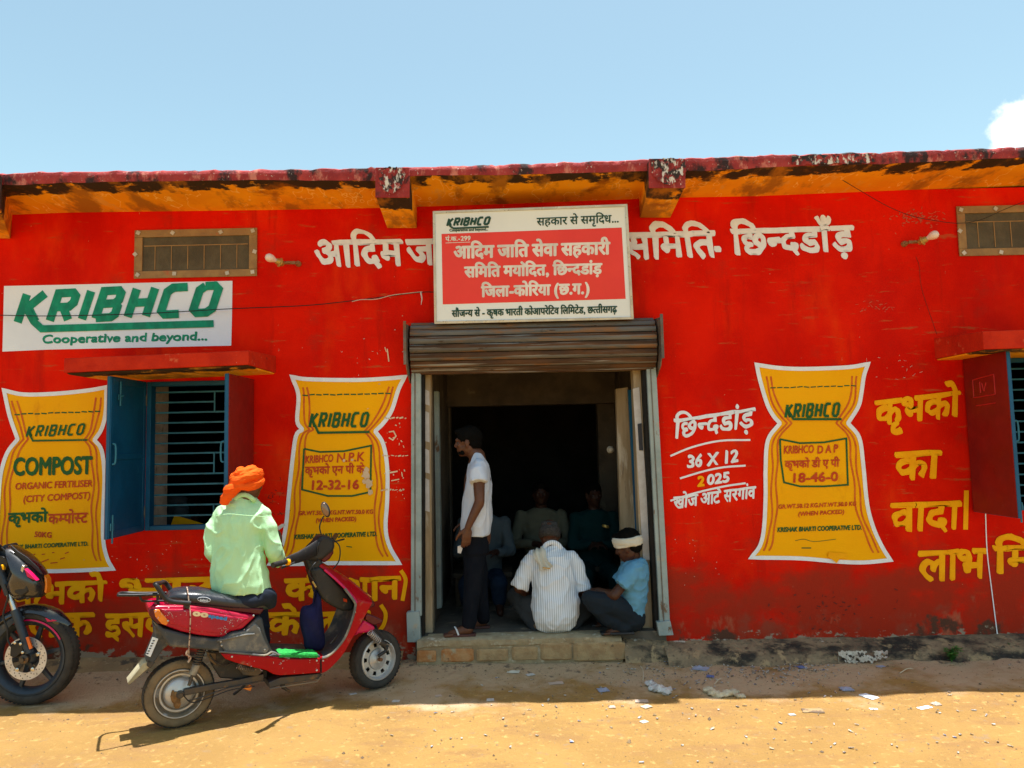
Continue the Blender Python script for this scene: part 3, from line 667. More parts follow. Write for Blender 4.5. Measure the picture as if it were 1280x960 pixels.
# slogan on the right
mb = MB(); put(mb, 'कृ|भ|को', 1094, 532, 1199, 519, 30, 1.9, .04, wob=2); L_('painted_word', mb, 'lemon', B, 'uppermost yellow word right of the third sack')
mb = MB(); put(mb, 'का', 1118, 599, 1174, 596, 32, 1.9, .05, wob=2)
L_('painted_word', mb, 'lemon', B, 'short yellow word, second from the top right of the third sack'); mb = MB()
put(mb, 'वा|दा', 1113, 664, 1200, 660, 33, 1.9, .03, wob=2); ribbon(mb, [(1208, 613), (1207, 662)], 6)
L_('painted_word', mb, 'lemon', B, 'third yellow word from the top right of the third sack'); mb = MB()
put(mb, 'ला|भ', 1149, 726, 1232, 722, 36, 1.9, .02, wob=2); put(mb, 'िम', 1242, 716, 1296, 714, 32, 1.9, .02, wob=2)
L_('painted_word', mb, 'lemon', B, 'lowest yellow words, at the lower right edge')
def word(lab, *a, **k): m_ = MB(); put(m_, *a, **k); L_('painted_word', m_, 'lemon', B, lab)
word('yellow word behind the black motorcycle headlamp', 'कृ|भ|को', 15, 756, 132, 751, 25, 1.75, .04, wob=2); word('yellow word behind the scooter rack', 'भा|र|त', 150, 750, 322, 747, 25, 1.75, .03, wob=2)
word('yellow word behind the scooter handlebar, upper line', 'की', 356, 750, 409, 748, 25, 1.75, .03, wob=2); word('last yellow word of the upper line beside the doorway', 'शा|न', 432, 751, 500, 747, 26, 1.75, .03, wob=2)
mb = MB(); ribbon(mb, [(501, 713), (507, 724), (505, 740), (503, 751)], 5, sm=4)
L_('painted_bracket', mb, 'lemon', B, 'yellow bracket ending the upper line by the doorway')
word('yellow word behind the black motorcycle wheel', 'िल|क', 20, 796, 116, 794, 27, 1.75, .03, wob=2); word('yellow word left of the scooter tail, lower line', 'इ|स|क', 131, 796, 214, 793, 27, 1.75, .02, wob=2)
word('yellow word under the scooter seat, lower line', 'के', 334, 794, 376, 792, 26, 1.75, .02, wob=2); word('yellow word behind the scooter apron, lower line', 'ला|भ', 388, 793, 462, 790, 26, 1.75)
mb = MB(); ribbon(mb, [(476, 756), (482, 767), (480, 780), (474, 789)], 5, sm=4); L_('painted_bracket', mb, 'lemon', B, 'yellow bracket above the scooter front wheel')
mb = MB()
put(mb, 'िछ|न/|द|डां|ड़', 842, 548, 942, 533, 23, .9, .06, wob=1.5)
ribbon(mb, [(838, 570), (865, 559), (900, 551), (938, 550)], 2.4, sm=4); put(mb, '36 X 12', 860, 585, 922, 577, 15, .9, .04, wob=1.5)
ribbon(mb, [(850, 598), (880, 589), (905, 584), (932, 582)], 2.4, sm=4); put(mb, '025', 884, 606, 911, 602, 12, .9, .05); ribbon(mb, [(838, 626), (870, 616), (905, 608), (932, 604)], 2.4, sm=4)
put(mb, 'खो|ज|_|अा|ट^|_|स|र|गां|व', 842, 636, 944, 622, 14, .7, .06, wob=1)
L_('painted_signature', mb, 'white', B, 'small white hand painted signature of the wall painter')
mb = MB(); put(mb, '2', 872, 608, 880, 607, 12, .9, .05); L_('painted_digit', mb, 'lemon', B, 'yellow figure two in the white signature')
# white panel with the wordmark
Pn = MB(); Pn.poly([P(x, y, 5.4975) for x, y in ((5, 357.5), (100, 355.5), (200, 353), (290.5, 351), (290, 392), (289, 432), (150, 435), (60, 437), (3, 439.5), (4, 400))])
PN = Pn.build('painted_panel', M['panel_white'], B, normals=False, label='white painted panel with a green wordmark')
mb = MB(); logo(mb, 22, 403, 263, 391, 35, 10.5, .33, off=.004, tail=[(33, 386), (42, 402), (52, 411), (267, 404.5)], gap=.46)
put(mb, 'Cooperative and beyond...', 53, 429, 258, 425, 10, .75, .12, wob=1)
L_('lettering', mb, 'teal', PN)
# painted sacks
def inset(pts, d): return [(x+d, y) for x, y in pts]
def sack(Lp, Rp, topc, botc, label):
    Lp = smoothpts([Vector((x, y, 0)) for x, y in Lp[0]], 5)+smoothpts([Vector((x, y, 0)) for x, y in Lp[1]], 5)
    Rp = smoothpts([Vector((x, y, 0)) for x, y in Rp[0]], 5)+smoothpts([Vector((x, y, 0)) for x, y in Rp[1]], 5)
    Tc = smoothpts([Vector((x, y, 0)) for x, y in topc], 5); Bc = smoothpts([Vector((x, y, 0)) for x, y in botc], 5)
    loop = Tc+Rp[1:]+Bc[1:]+Lp[::-1][1:-1]
    b = MB(); b.poly([P(p.x, p.y, 5.498) for p in loop]); S_ = b.build('painted_sack', M['yellow'], B, normals=False, label=label)
    b = MB(); ribbon(b, [(p.x, p.y) for p in loop], 5, off=.0045, closed=True); b.build('white_border', M['white'], S_, normals=False)
    b = MB()
    for side, sg in ((Lp, 1), (Rp, -1)):
        y0, y1 = side[0].y+12, side[-1].y-8
        for k, d in enumerate((8, 14)):
            q = [(p.x+sg*(d+1.2*math.sin(p.y*.11+k)), p.y) for p in side if y0 < p.y < y1]
            m = [i for i, p in enumerate(q)]
            ribbon(b, q, 2.2, off=.0036+.0004*k)
        q = [(p.x+sg*11, p.y) for p in side if y0 < p.y < y1]
    b.build('side_stripe', M['orange'], S_, normals=False)
    return S_, Lp, Rp
def dashes(mb, x0, y0, x1, y1, n, w_=1.6):
    for i in range(n):
        a = i/n; c = (i+.8)/n; ribbon(mb, [(x0+(x1-x0)*a, y0+(y1-y0)*a+random.uniform(-.5, .5)), (x0+(x1-x0)*c, y0+(y1-y0)*c+random.uniform(-.8, .8))], w_, off=.0042)
S1, a, b = sack([[(5, 488), (12, 520), (22, 549)], [(22, 549), (9, 566), (1, 592), (-2, 625), (-4, 660), (-8, 695), (-18, 712)]],
    [[(133, 484), (132, 515), (127, 536), (118, 550)], [(118, 550), (127, 563), (130.5, 595), (129, 640), (129, 675), (134, 698), (141, 711)]],
    [(5, 488), (30, 493), (70, 492), (110, 488), (133, 484)], [(141, 711), (100, 713), (57, 714), (20, 712), (-18, 712)], 'painted yellow compost sack at the left edge')
mb = MB(); logo(mb, 33, 546, 102, 543, 13, 2.6, .3, off=.006, tail=[(35, 540), (41, 551), (109, 550)], gap=.5); put(mb, 'COMPOST', 17, 594, 114, 592, 21, 1.2, .04, off=.006)
put(mb, 'कृ|भ|को', 10, 654, 59, 652, 12, .8, .05, off=.006); put(mb, 'KRISHAK BHARTI COOPERATIVE LTD.', 4, 687, 110, 682, 5, .3, .1, off=.006); dashes(mb, 18, 518, 127, 514, 13)
L_('lettering', mb, 'green', S1, 'green lettering')
mb = MB(); put(mb, 'ORGANIC FERTILISER', 19, 612, 115, 608, 8, .3, .1, off=.006); put(mb, '(CITY COMPOST)', 29, 628, 112, 623, 8, .3, .1, off=.006)
put(mb, 'क|म/|पो|स/|ट', 60, 655, 109, 653, 12, .5, .05, off=.006); put(mb, '50KG', 43, 671, 64, 672, 6.5, .35, .1, off=.006)
for q in (((40, 694), (44, 692.5)), ((52, 693), (56, 692.5)), ((65, 691), (68, 690.5)), ((81, 692), (86, 690)), ((75, 699), (81, 697)), ((51, 703), (61, 699)), ((63, 704), (72, 703))): ribbon(mb, q, 1.2, off=.006)
L_('lettering', mb, 'redpaint', S1, 'red lettering')
S2, a, b = sack([[(365, 471), (373, 494), (371.5, 526), (378, 537)], [(378, 537), (370, 545), (365, 580), (361, 620), (357, 660), (350, 688), (337, 705)]],
    [[(506, 471), (498, 487), (490, 512), (480, 528), (469, 539)], [(469, 539), (479, 555), (484, 585), (484, 625), (482, 660), (487, 683), (499, 704)]],
    [(365, 471), (385, 474), (445, 475), (485, 473), (506, 471)], [(499, 704), (445, 704), (407, 704), (370, 705), (337, 705)], 'painted yellow sack in the middle, between window and doorway')
mb = MB(); logo(mb, 387, 534, 457, 533, 17, 3.4, .22, off=.006, tail=[(391, 526), (398, 541), (462, 540)], gap=.5); dashes(mb, 378, 494, 490, 492, 13)
ribbon(mb, [(380, 561), (400, 565), (430, 564), (464, 557), (463.5, 590), (463, 615), (440, 620), (410, 620), (377.5, 612), (380, 561)], 2.2, off=.006)
put(mb, 'KRISHAK BHARTI COOPERATIVE LTD.', 368, 674, 471, 670, 5.5, .35, .1, off=.006); ribbon(mb, [(433, 683), (440, 684)], 1, off=.006); L_('lettering', mb, 'green', S2, 'green lettering')
mb = MB(); put(mb, 'KRIBHCO', 382, 579, 416, 577, 9, .35, .08, off=.006); put(mb, 'N.P.K', 421, 578, 455, 576, 11, .35, .1, off=.006)
put(mb, 'कृ|भ|को|_|ए|न|_|पी|_|के', 381, 593, 455, 591, 9, .45, .05, off=.006); put(mb, '12-32-16', 390, 612, 448, 611, 11, .7, .08, off=.006)
put(mb, 'GR.WT.50.12 KG.NT.WT.50.0 KG', 373, 644, 466, 642, 5, .3, .1, off=.006); put(mb, '(WHEN PACKED)', 395, 653, 445, 651, 5, .3, .1, off=.006); L_('lettering', mb, 'redpaint', S2, 'red lettering')
# peeled patches and drips near the second sack
mb = MB()
for x, y, r in ((457, 594, 6), (461, 604, 6), (463, 615, 4), (458, 588, 4), (455, 602, 3), (440, 575, 2), (430, 576, 2)):
    mb.poly([P(x+r*math.cos(t)*random.uniform(.5, 1.1), y+r*1.1*math.sin(t)*random.uniform(.5, 1.1), 5.4915-.0003*r) for t in [k*.57 for k in range(11)]])
for x0_, x1_, y_ in ((480, 508, 522.5), (478, 507, 570), (476, 505, 612.5)):
    x = x0_
    while x < x1_:
        l = random.uniform(1, 5); ribbon(mb, [(x, y_+random.uniform(-1, 1)), (x+l, y_+random.uniform(-1, 1))], random.uniform(.8, 2.2), off=.008); x += l+random.uniform(.3, 2)
ribbon(mb, [(486, 540), (492, 539), (495, 545), (491, 550), (486, 547)], 1.6, off=.008); ribbon(mb, [(487, 591), (497, 589)], 1.8, off=.008); ribbon(mb, [(489, 601), (499, 599)], 1.4, off=.008)
ribbon(mb, [(484, 436), (486, 452)], 1.5, off=.008); ribbon(mb, [(481, 434), (483, 440)], 1, off=.008); ribbon(mb, [(502, 590), (503, 596)], 1.2, off=.008)
for i in range(26): 
    x, y = random.uniform(482, 506), random.choice((random.uniform(530, 560), random.uniform(585, 625))); ribbon(mb, [(x, y), (x+random.uniform(-2, 2), y+random.uniform(-2, 3))], random.uniform(.5, 1.4), off=.008)
mb.build('peeled_paint', mat('peel', (.80, .58, .38), .8), B, normals=False)
S3, a, b = sack([[(946, 456), (950, 475), (959, 505), (967, 520), (975, 529)], [(975, 529), (960, 550), (957, 585), (957, 620), (955, 660), (950, 682), (939, 697)]],
    [[(1085, 455), (1080, 470), (1077, 490), (1073, 508), (1060, 529)], [(1060, 529), (1074, 547), (1079, 580), (1084, 630), (1092, 660), (1103, 684), (1113, 700)]],
    [(946, 456), (975, 460), (1010, 461), (1060, 459), (1085, 455)], [(1113, 700), (1080, 703), (1047, 702), (1000, 698), (939, 697)], 'painted yellow sack right of the doorway')
mb = MB(); logo(mb, 982, 522, 1047, 520, 16, 3.3, .16, off=.006, tail=[(985, 512), (992, 524), (1052, 524)], gap=.5); dashes(mb, 963, 485, 1072, 482, 13, 1.3)
ribbon(mb, [(975, 549), (1000, 554), (1030, 553), (1058, 548), (1059, 580), (1060, 606), (1030, 608), (1000, 608), (980, 603), (976, 575), (975, 549)], 2.2, off=.006)
put(mb, 'KRISHAK BHARTI COOPERATIVE LTD.', 972, 665, 1077, 662, 5.5, .35, .1, off=.006); ribbon(mb, [(1002, 685), (1014, 685)], 1.2, off=.006); ribbon(mb, [(994, 676), (1005, 674), (1018, 677), (1045, 674)], .6, off=.006, sm=3)
L_('lettering', mb, 'green', S3, 'green lettering')
mb = MB(); put(mb, 'KRIBHCO', 980, 567, 1017, 566, 9.5, .3, .06, off=.006); put(mb, 'D A P', 1022, 567, 1047, 565, 9.5, .4, .06, off=.006)
put(mb, 'कृ|भ|को|_|डी|_|ए|_|पी', 981, 585, 1049, 583, 8.5, .45, .05, off=.006); put(mb, '18-46-0', 992, 603, 1047, 601, 11, .6, .05, off=.006)
put(mb, 'GR.WT.50.12 KG.NT.WT.50.0 KG', 973, 636, 1070, 632, 5, .25, .1, off=.006); put(mb, '(WHEN PACKED)', 998, 645, 1055, 642, 5, .25, .1, off=.006); L_('lettering', mb, 'redpaint', S3, 'red lettering')
mb = MB(); mb.poly([P(x, y, 5.485) for x, y in ((1036, 690), (1058, 692), (1059, 697), (1050, 698), (1046, 704), (1041, 700), (1035, 696))]); L_('paint_dab', mb, 'lemon', B)
mb = MB(); ribbon(mb, [(1232, 642), (1234, 690), (1240, 740), (1247, 795)], 1.3, sm=4, off=.007); L_('chalk_line', mb, 'white', B, 'thin white vertical line on the red wall')
mb = MB(); q = [(1145, 321), (1149, 332), (1150, 345), (1152, 360), (1158, 380), (1165, 400), (1171, 418)]; ribbon(mb, q, .8, sm=3, off=.002); mb.build('plaster_crack', mat('crack', (.34, .015, .005), .9), B, normals=False)
# scuffs and chips in the red paint
def chips(lab, n, cx, cy, sx, sy, wd, mt, ln=3.):
    m_ = MB()
    for i in range(n):
        x, y = random.gauss(cx, sx), random.gauss(cy, sy); t = random.uniform(-.6, .6) if random.random() < .6 else random.uniform(-3, 3); l = random.uniform(.4, 1)*ln
        ribbon(m_, [(x, y), (x+l*.5*math.cos(t), y+l*.5*math.sin(t)+random.uniform(-.4, .4)), (x+l*math.cos(t), y+l*math.sin(t))], random.uniform(.3, 1)*wd, off=.0022+.00004*i)
    o_ = m_.build('paint_chips', mt, B, normals=False, label=lab); o_['kind'] = 'stuff'
MS1 = mat('scuff_pink', (.62, .10, .05), .8); MS2 = mat('scuff_pale', (.66, .42, .34), .8); MS3 = mat('scuff_dark', (.16, .02, .012), .8)
chips('pale red scuffs beside the right ventilator', 70, 1146, 272, 16, 5, 1.5, MS1, 5); chips('pale red scuffs under the heading', 22, 1090, 382, 14, 4, 1.1, MS1, 5)
chips('pale chips in the paint low on the left', 26, 190, 705, 45, 20, .9, MS2, 2); chips('pale chips in the paint right of the doorway', 18, 866, 690, 22, 26, .8, MS2, 1.6)
chips('pale chips by the rolling shutter', 14, 470, 440, 20, 26, 1.1, MS2, 3); chips('dark chips below the third sack', 40, 1040, 762, 40, 14, 2.0, MS3, 5); chips('pale chips behind the scooter', 26, 345, 780, 30, 12, 1.0, MS2, 3)
chips('pale scratches between the third sack and the window', 12, 1128, 462, 16, 10, .8, MS2, 5); chips('dark scuffs left of the second sack', 16, 346, 625, 6, 12, .9, MS3, 6)
# stencil on the right shutter
sx = winR[0]-.030
mb = MB()
for pts in ([(-.12, 1.98), (-.36, 2.0), (-.36, 1.86), (-.12, 1.85), (-.12, 1.98)], [(-.36, 1.80), (-.14, 1.79)], [(-.2, 1.96), (-.2, 1.88)], [(-.27, 1.95), (-.24, 1.89), (-.22, 1.95)]):
    for (a, b), (c, d) in zip(pts, pts[1:]): mb.tube([(sx, a, b), (sx, c, d)], .004, 4)
mb.build('stencil_mark', mat('stencil', (.55, .02, .02), .6), B)

# ---------------------------------------------------------------- sign board
SB = thing('sign_board', 'white framed printed sign board with a red field and Hindi lettering above the doorway', 'sign', tuple(P(668, 400, 5.38)))
a, b, c, d = (P(541, 264, 5.22), P(784, 255, 5.22), P(792, 399, 5.36), P(543, 405, 5.36))
def SBp(x, y, off=0):    # a point on the board's face, which leans forward at the top
    nrm = (b-a).cross(d-a).normalized(); nrm = -nrm if nrm.y > 0 else nrm
    q = PL(x, y, a, nrm); return q+nrm*off
nr = (b-a).cross(d-a).normalized(); nr = -nr if nr.y > 0 else nr
co = [(541, 264), (784, 255), (792, 399), (543, 405)]
F0 = [SBp(x, y) for x, y in co]; mb = MB(); mb.prism(F0, [p-nr*.06 for p in F0]); mb.build('box_body', M['alu'], SB, bevel=.004)
inn = [(544, 267), (781, 258.5), (788.5, 396), (546, 401.5)]
mb = MB(); mb.poly([SBp(x, y, .002) for x, y in inn]); mb.build('sign_face', M['board_white'], SB, normals=False)
for i in range(4):
    A_ = [co[i], co[(i+1) % 4], inn[(i+1) % 4], inn[i]]; q = [SBp(x, y, .010) for x, y in A_]; mb = MB(); mb.prism(q, [p-nr*.0095 for p in q]); mb.build('frame_edge', M['alu'], SB, bevel=.002)
mb = MB(); mb.poly([SBp(x, y, .0035) for x, y in ((552, 292.5), (777, 284.5), (782, 373.5), (553.5, 380.5))]); mb.build('red_field', M['board_red'], SB, normals=False)
def putS(mb, s, x0, y0, x1, y1, H, bold=0., slant=0., off=.0045):
    V, F = layout(s); U = max(v[0] for v in V)
    for i, (dx, dy) in enumerate([(0, 0)]+([(math.cos(R(a))*bold, math.sin(R(a))*bold*.8) for a in range(0, 360, 45)] if bold else [])):
        mb.add([SBp(x0+(x1-x0)*u/U+slant*v*H+dx, y0+(y1-y0)*u/U-v*H+dy, off+i*.00012) for u, v in V], F)
mb = MB()
putS(mb, 'अा|िद|म|_|जा|ित|_|से|वा|_|स|ह|का|री', 568, 323, 762, 317.5, 14.5, 1.05)
putS(mb, 'स|िम|ित|_|म|या^|िद|त|,|_|िछ|न/|द|डां|ड़', 581, 346.5, 752, 342, 12.5, .95)
putS(mb, 'िज|ला|-|को|िर|या|_|(|छ|.|ग|.|)', 602, 371, 736, 367, 12.5, .95)
putS(mb, 'पं|.|_|क्रं|.|-|299' if 0 else 'पं|.|क~|.|-|299', 557, 301.5, 588, 300.5, 5, .3)
ribS = lambda mb, p, q, w_, off: mb.add([SBp(p[0], p[1]-w_/2, off), SBp(q[0], q[1]-w_/2, off), SBp(q[0], q[1]+w_/2, off), SBp(p[0], p[1]+w_/2, off)], [(0, 1, 2, 3)])
ribS(mb, (557, 303.8), (588, 302.6), .7, .006)
mb.build('lettering', mat('print_white', (.80, .78, .78), .4), SB, normals=False, label='white printed Hindi lettering')
mb = MB()
putS(mb, 'सौ|ज|न/|य|_|से|_|-|_|कृ|ष|क|_|भा|र|ती|_|को|अा|प|रे|िट|व|_|िल|िम|टे|ड|,|_|छ|त/|ती|स|ग|ढ़', 565, 396, 771, 390.5, 7.8, .45)
putS(mb, 'स|ह|का|र|_|से|_|स|मृ|िद|ध|...', 671, 282, 773, 278, 9.2, .30)
V0 = len(mb.v)
tot_ = 0
tmp = MB(); logo(tmp, 559, 282.5, 610, 280.5, 9, 2.7, .3, D=5.3, off=0, tail=[(560, 278), (563, 283), (567, 285.6), (611, 283.7)], gap=.46)
dirs = [(v-CAM) for v in tmp.v]
mb.add([CAM+dv*((a-CAM).dot(nr)/dv.dot(nr))+nr*(.0045+.00002*i) for i, dv in enumerate(dirs)], tmp.f)
putS(mb, 'Cooperative and beyond...', 562, 289.5, 610, 288, 3.2, .2)
mb.build('lettering', M['board_green'], SB, normals=False, label='dark green printed lettering and wordmark')

# ---------------------------------------------------------------- lamps and wires
def lamp(base, cup, bulb, side, label):
    A_, C_, Bl = P(base[0], base[1], 5.47), P(cup[0], cup[1], 5.40), P(bulb[0], bulb[1], 5.36)
    T_ = thing('wall_lamp', label, 'lamp', tuple(A_))
    ax = (Bl-C_).normalized()
    m_ = MB(); m_.lathe(A_+Vector((0, .028, 0)), (0, -1, 0), [(.0, .0), (.022, .0), (.022, .02), (.015, .03), (0, .03)], 14); m_.build('rose', M['bakelite'], T_, smooth=True)
    m_ = MB(); m_.tube([A_, (A_+C_)/2+Vector((0, -.02, 0)), C_-ax*.02], [.012, .009, .009], 8); m_.box((A_+C_)/2, (abs(A_.x-C_.x)*.9, .012, .022)); m_.build('bracket', M['bakelite'], T_, smooth=True)
    m_ = MB(); m_.lathe(C_, ax, [(.012, -.03), (.02, -.028), (.026, -.01), (.036, -.004), (.036, .004), (.026, .008), (.022, .03), (.018, .034)], 16); m_.build('bulb_holder', M['brass'], T_, smooth=True)
    m_ = MB(); m_.lathe(C_+ax*.03, ax, [(.014, 0), (.016, .01), (.024, .025), (.031, .045), (.032, .058), (.027, .074), (.015, .085), (.0, .088)], 18); m_.build('bulb', M['bulb'], T_, smooth=True)
lamp((372, 329), (350, 328), (341, 324), 1, 'bare bulb lamp left of the Hindi heading, near the left ventilator')
lamp((1132, 304), (1153, 301), (1163, 296), -1, 'bare bulb lamp right of the Hindi heading, near the right ventilator')
def wire(pts, r, label, mt='black_rubber', sm=6):
    m_ = MB(); m_.tube(smoothpts([P(*p) for p in pts], sm), r, 5); return top('cable', m_, M[mt], label, 'cable', smooth=True)
wire([(-30, 393, 5.46), (60, 395, 5.46), (180, 392, 5.46), (288, 386, 5.46), (380, 382, 5.46), (440, 376, 5.46), (520, 366, 5.46), (544, 365, 5.45)], .0035, 'thin black cable strung across the wall to the sign board')
wire([(440, 377, 5.455), (452, 374.5, 5.45), (470, 374, 5.45), (490, 369, 5.45), (510, 366.5, 5.452), (528, 364.5, 5.455)], .003, 'pale cable end twisted round the black cable beside the sign board', 'lime')
m_ = MB(); m_.tube([P(526, 365, 5.44), P(527.5, 373, 5.44), P(526.5, 381, 5.44)], [.006, .005, .002], 5); top('tape_end', m_, M['paper'], 'small white tape end hanging from the cable left of the sign board', 'tape')
wire([(1031, 210, 4.98), (1045, 220, 5.2), (1080, 241, 5.4), (1110, 258, 5.44), (1140, 270, 5.45), (1170, 276, 5.45), (1198, 279, 5.46), (1225, 275, 5.46), (1255, 262, 5.46), (1290, 248, 5.46)], .0024, 'thin black cable sagging from the eaves to the right ventilator')
# ---------------------------------------------------------------- scooter
M['maroon'] = mat('scooter_red', (.44, .001, .03), .3, (.34, .003, .028), 3, spec=.3, coat=.22, layers=(((.60, .45, .42), 46, .665, .69), ((.30, .06, .05), 8, .60, .8)))
M['darkred'] = mat('scooter_dark_red', (.10, .003, .012), .3, spec=.3, coat=.2)
M['pinkred'] = mat('scooter_pink', (.66, .006, .10), .3, spec=.3, coat=.2)
M['lowred'] = mat('scooter_lower_red', (.38, .001, .006), .4, (.32, .001, .005), 3, spec=.15, coat=.08, layers=(((.5, .4, .35), 50, .67, .70), ((.3, .16, .10), 6, .58, .75)))
M['gplast'] = mat('grey_plastic', (.05, .058, .066), .6, (.055, .058, .062), 5, bump=.2, layers=(((.24, .20, .15), 7, .50, .72), ((.4, .36, .3), 40, .70, .73)))
M['gplast2'] = mat('dusty_plastic', (.17, .17, .16), .65, (.11, .11, .11), 5, bump=.2, layers=(((.35, .30, .22), 9, .5, .7),))
M['bplast'] = mat('black_plastic', (.018, .018, .02), .45, (.028, .028, .028), 5, layers=(((.10, .085, .06), 12, .58, .75),))
M['seat'] = mat('seat_vinyl', (.028, .031, .040), .30, (.025, .026, .03), 6, bump=.15, bscale=150, spec=.5, layers=(((.10, .09, .08), 10, .6, .75),))
M['tyre'] = mat('tyre_rubber', (.055, .05, .043), .85, (.035, .032, .03), 12, bump=.4, bscale=90)
M['tyre_dust'] = mat('tyre_dusty', (.22, .155, .085), .9, (.14, .10, .06), 9, bump=.4, bscale=90, layers=(((.07, .055, .04), 14, .56, .7),))
M['silver'] = mat('wheel_silver', (.55, .55, .55), .4, (.42, .41, .40), 10, metal=.5)
M['rimdirt'] = mat('rim_dirty', (.25, .19, .12), .6, (.12, .11, .10), 9, metal=.3, layers=(((.4, .4, .4), 11, .56, .66),))
M['dkmetal'] = mat('dark_metal', (.06, .06, .065), .5, (.10, .08, .06), 12, metal=.5, layers=(((.2, .12, .06), 14, .58, .7),))
M['chrome'] = mat('chrome', (.6, .6, .6), .2, metal=.9)
M['amber'] = mat('amber_lens', (.85, .25, .01), .2, (.75, .18, .008), 20, spec=.6, coat=.5)
M['matgreen'] = mat('mat_green', (.03, .42, .07), .9, (.015, .26, .05), 60, bump=.6, bscale=180)
M['bagblue'] = mat('bag_navy', (.006, .007, .055), .85, (.003, .003, .028), 6, bump=.3, bscale=40)
M['flap'] = mat('mud_flap', (.45, .40, .26), .7, (.28, .24, .15), 9)
M['rope'] = mat('rope', (.42, .28, .20), .9, (.55, .42, .30), 60, layers=(((.15, .03, .03), 50, .52, .6),))
_a0, _a1 = G(221, 908), G(468, 860); al = math.atan2(_a1.y-_a0.y, _a1.x-_a0.x); SP0 = Vector((_a0.x, _a0.y, 0)); ES = Vector((math.cos(al), math.sin(al), 0)); EN = Vector((math.sin(al), -math.cos(al), 0))
def S(px, py, n=0.): return PL(px, py, SP0+EN*n, EN)
SC = thing('scooter', 'dusty red and grey scooter parked in front of the painted wall', 'scooter', tuple(SP0+ES*.6))
def panel(name, pts, n1, n0, mt, bevel=.01, seg=3, sm=0, parent=None, label=None, bulge=0):
    q = [S(x, y, n1) for x, y in pts]
    if sm: q = smoothpts(q, sm, True)
    mb = MB()
    if bulge:
        c = sum(q, Vector())/len(q); rings = []
        for k in range(5):
            t = k/4; s_ = 1-.30*t*t; rings.append([c+(p-c)*s_+EN*(bulge*math.sin(t*math.pi/2)) for p in q])
        rings = [[p+EN*(n0-n1) for p in q]]+rings
        mb.loft(rings); return mb.build(name, mt, parent or SC, smooth=True, label=label)
    mb.prism(q, [p+EN*(n0-n1) for p in q]); return mb.build(name, mt, parent or SC, bevel=bevel, seg=seg, label=label)
def both(name, pts, n1, th, mt, **k):      # the visible side and its twin on the far side
    a = panel(name, pts, n1, n1-th, mt, **k)
    q = [S(x, y, n1) for x, y in pts]
    if k.get('sm'): q = smoothpts(q, k['sm'], True)
    mb = MB(); q = [p-EN*(2*n1) for p in q]; mb.prism(q, [p+EN*th for p in q]); mb.build(name, mt, SC, bevel=k.get('bevel', .01)); return a
# rear body, tapering: core block then shaped side panels
tail = [(184, 765), (190, 758), (199, 757), (237, 757), (265, 760), (296, 766), (321, 770), (303, 787), (287, 790), (280, 797), (262, 796), (246, 794), (227, 790), (210, 784), (198, 779), (189, 772)]
panel('body_side', tail, .145, -.145, M['maroon'], bevel=.022, seg=4)
panel('body_side', [(200, 761), (237, 761), (290, 770), (310, 773), (296, 784), (278, 792), (246, 789), (212, 779)], .150, .10, M['maroon'], bulge=.010)
panel('under_seat_trim', [(212, 751), (240, 753), (300, 758), (331, 761), (325, 769), (290, 765), (237, 757.5), (205, 757)], .115, -.115, M['darkred'], bevel=.01)
panel('tail_lamp', [(192, 762), (199, 762), (211.5, 776), (208, 782), (202, 780), (194, 771)], .152, .10, M['amber'], bevel=.005)
panel('tail_surround', [(186, 762), (192, 761), (202, 781), (196, 779), (187, 770)], .149, -.149, M['darkred'], bevel=.006)
# seat
rings = []
for px, yt, yb, hw in ((208, 745, 748, .05), (212, 740, 749, .09), (219, 736.5, 751, .115), (232, 734.5, 753, .13), (250, 735, 755, .135), (268, 738, 757, .13), (285, 741, 758.5, .13), (305, 743, 760, .125), (322, 742, 761, .11), (332, 744, 761, .09), (337, 748, 760, .06)):
    t_, b_ = S(px, yt), S(px, yb); h = (t_.z-b_.z); c = (t_+b_)/2; r = []
    for k in range(20):
        a = 2*math.pi*k/20; ca, sa = math.cos(a), math.sin(a)
        r.append(c+EN*hw*math.copysign(abs(ca)**.55, ca)+Vector((0, 0, h/2*math.copysign(abs(sa)**.75, sa))))
    rings.append(r)
mb = MB(); mb.loft(rings); seat = mb.build('seat', M['seat'], SC, smooth=True)
mb = MB(); q = [S(255+8*math.cos(t)*1.0, 749.5+3*math.sin(t)+.08*8*math.cos(t), .139) for t in [2*math.pi*k/24 for k in range(24)]]; mb.tube(q+[q[0]], .0012, 5); mb.build('seat_emblem', M['white'], seat)
def putN(mb, s, x0, y0, x1, y1, H, n, bold=0, slant=0.):
    V, F = layout(s); U = max(v[0] for v in V)
    for i, (dx, dy) in enumerate([(0, 0)]+([(math.cos(R(a))*bold, math.sin(R(a))*bold) for a in range(0, 360, 60)] if bold else [])):
        mb.add([S(x0+(x1-x0)*u/U+slant*v*H+dx, y0+(y1-y0)*u/U-v*H+dy, n+i*.0002) for u, v in V], F)
mb = MB(); putN(mb, 'Select', 250, 751, 260, 751.5, 2.4, .140, .12); mb.build('seat_emblem', M['white'], seat, normals=False)
mb = MB(); putN(mb, 'speed', 260.5, 771.5, 283, 775.5, 4.2, .168, .45, .2); mb.build('decal', mat('decal_blue', (.04, .32, .75), .4), SC, normals=False, label='blue lettering on the side panel')
mb = MB(); putN(mb, 'oo', 241, 769, 259, 771.5, 6.5, .168, .9, .3); mb.build('decal', mat('decal_cream', (.85, .72, .45), .4), SC, normals=False, label='cream figures on the side panel')
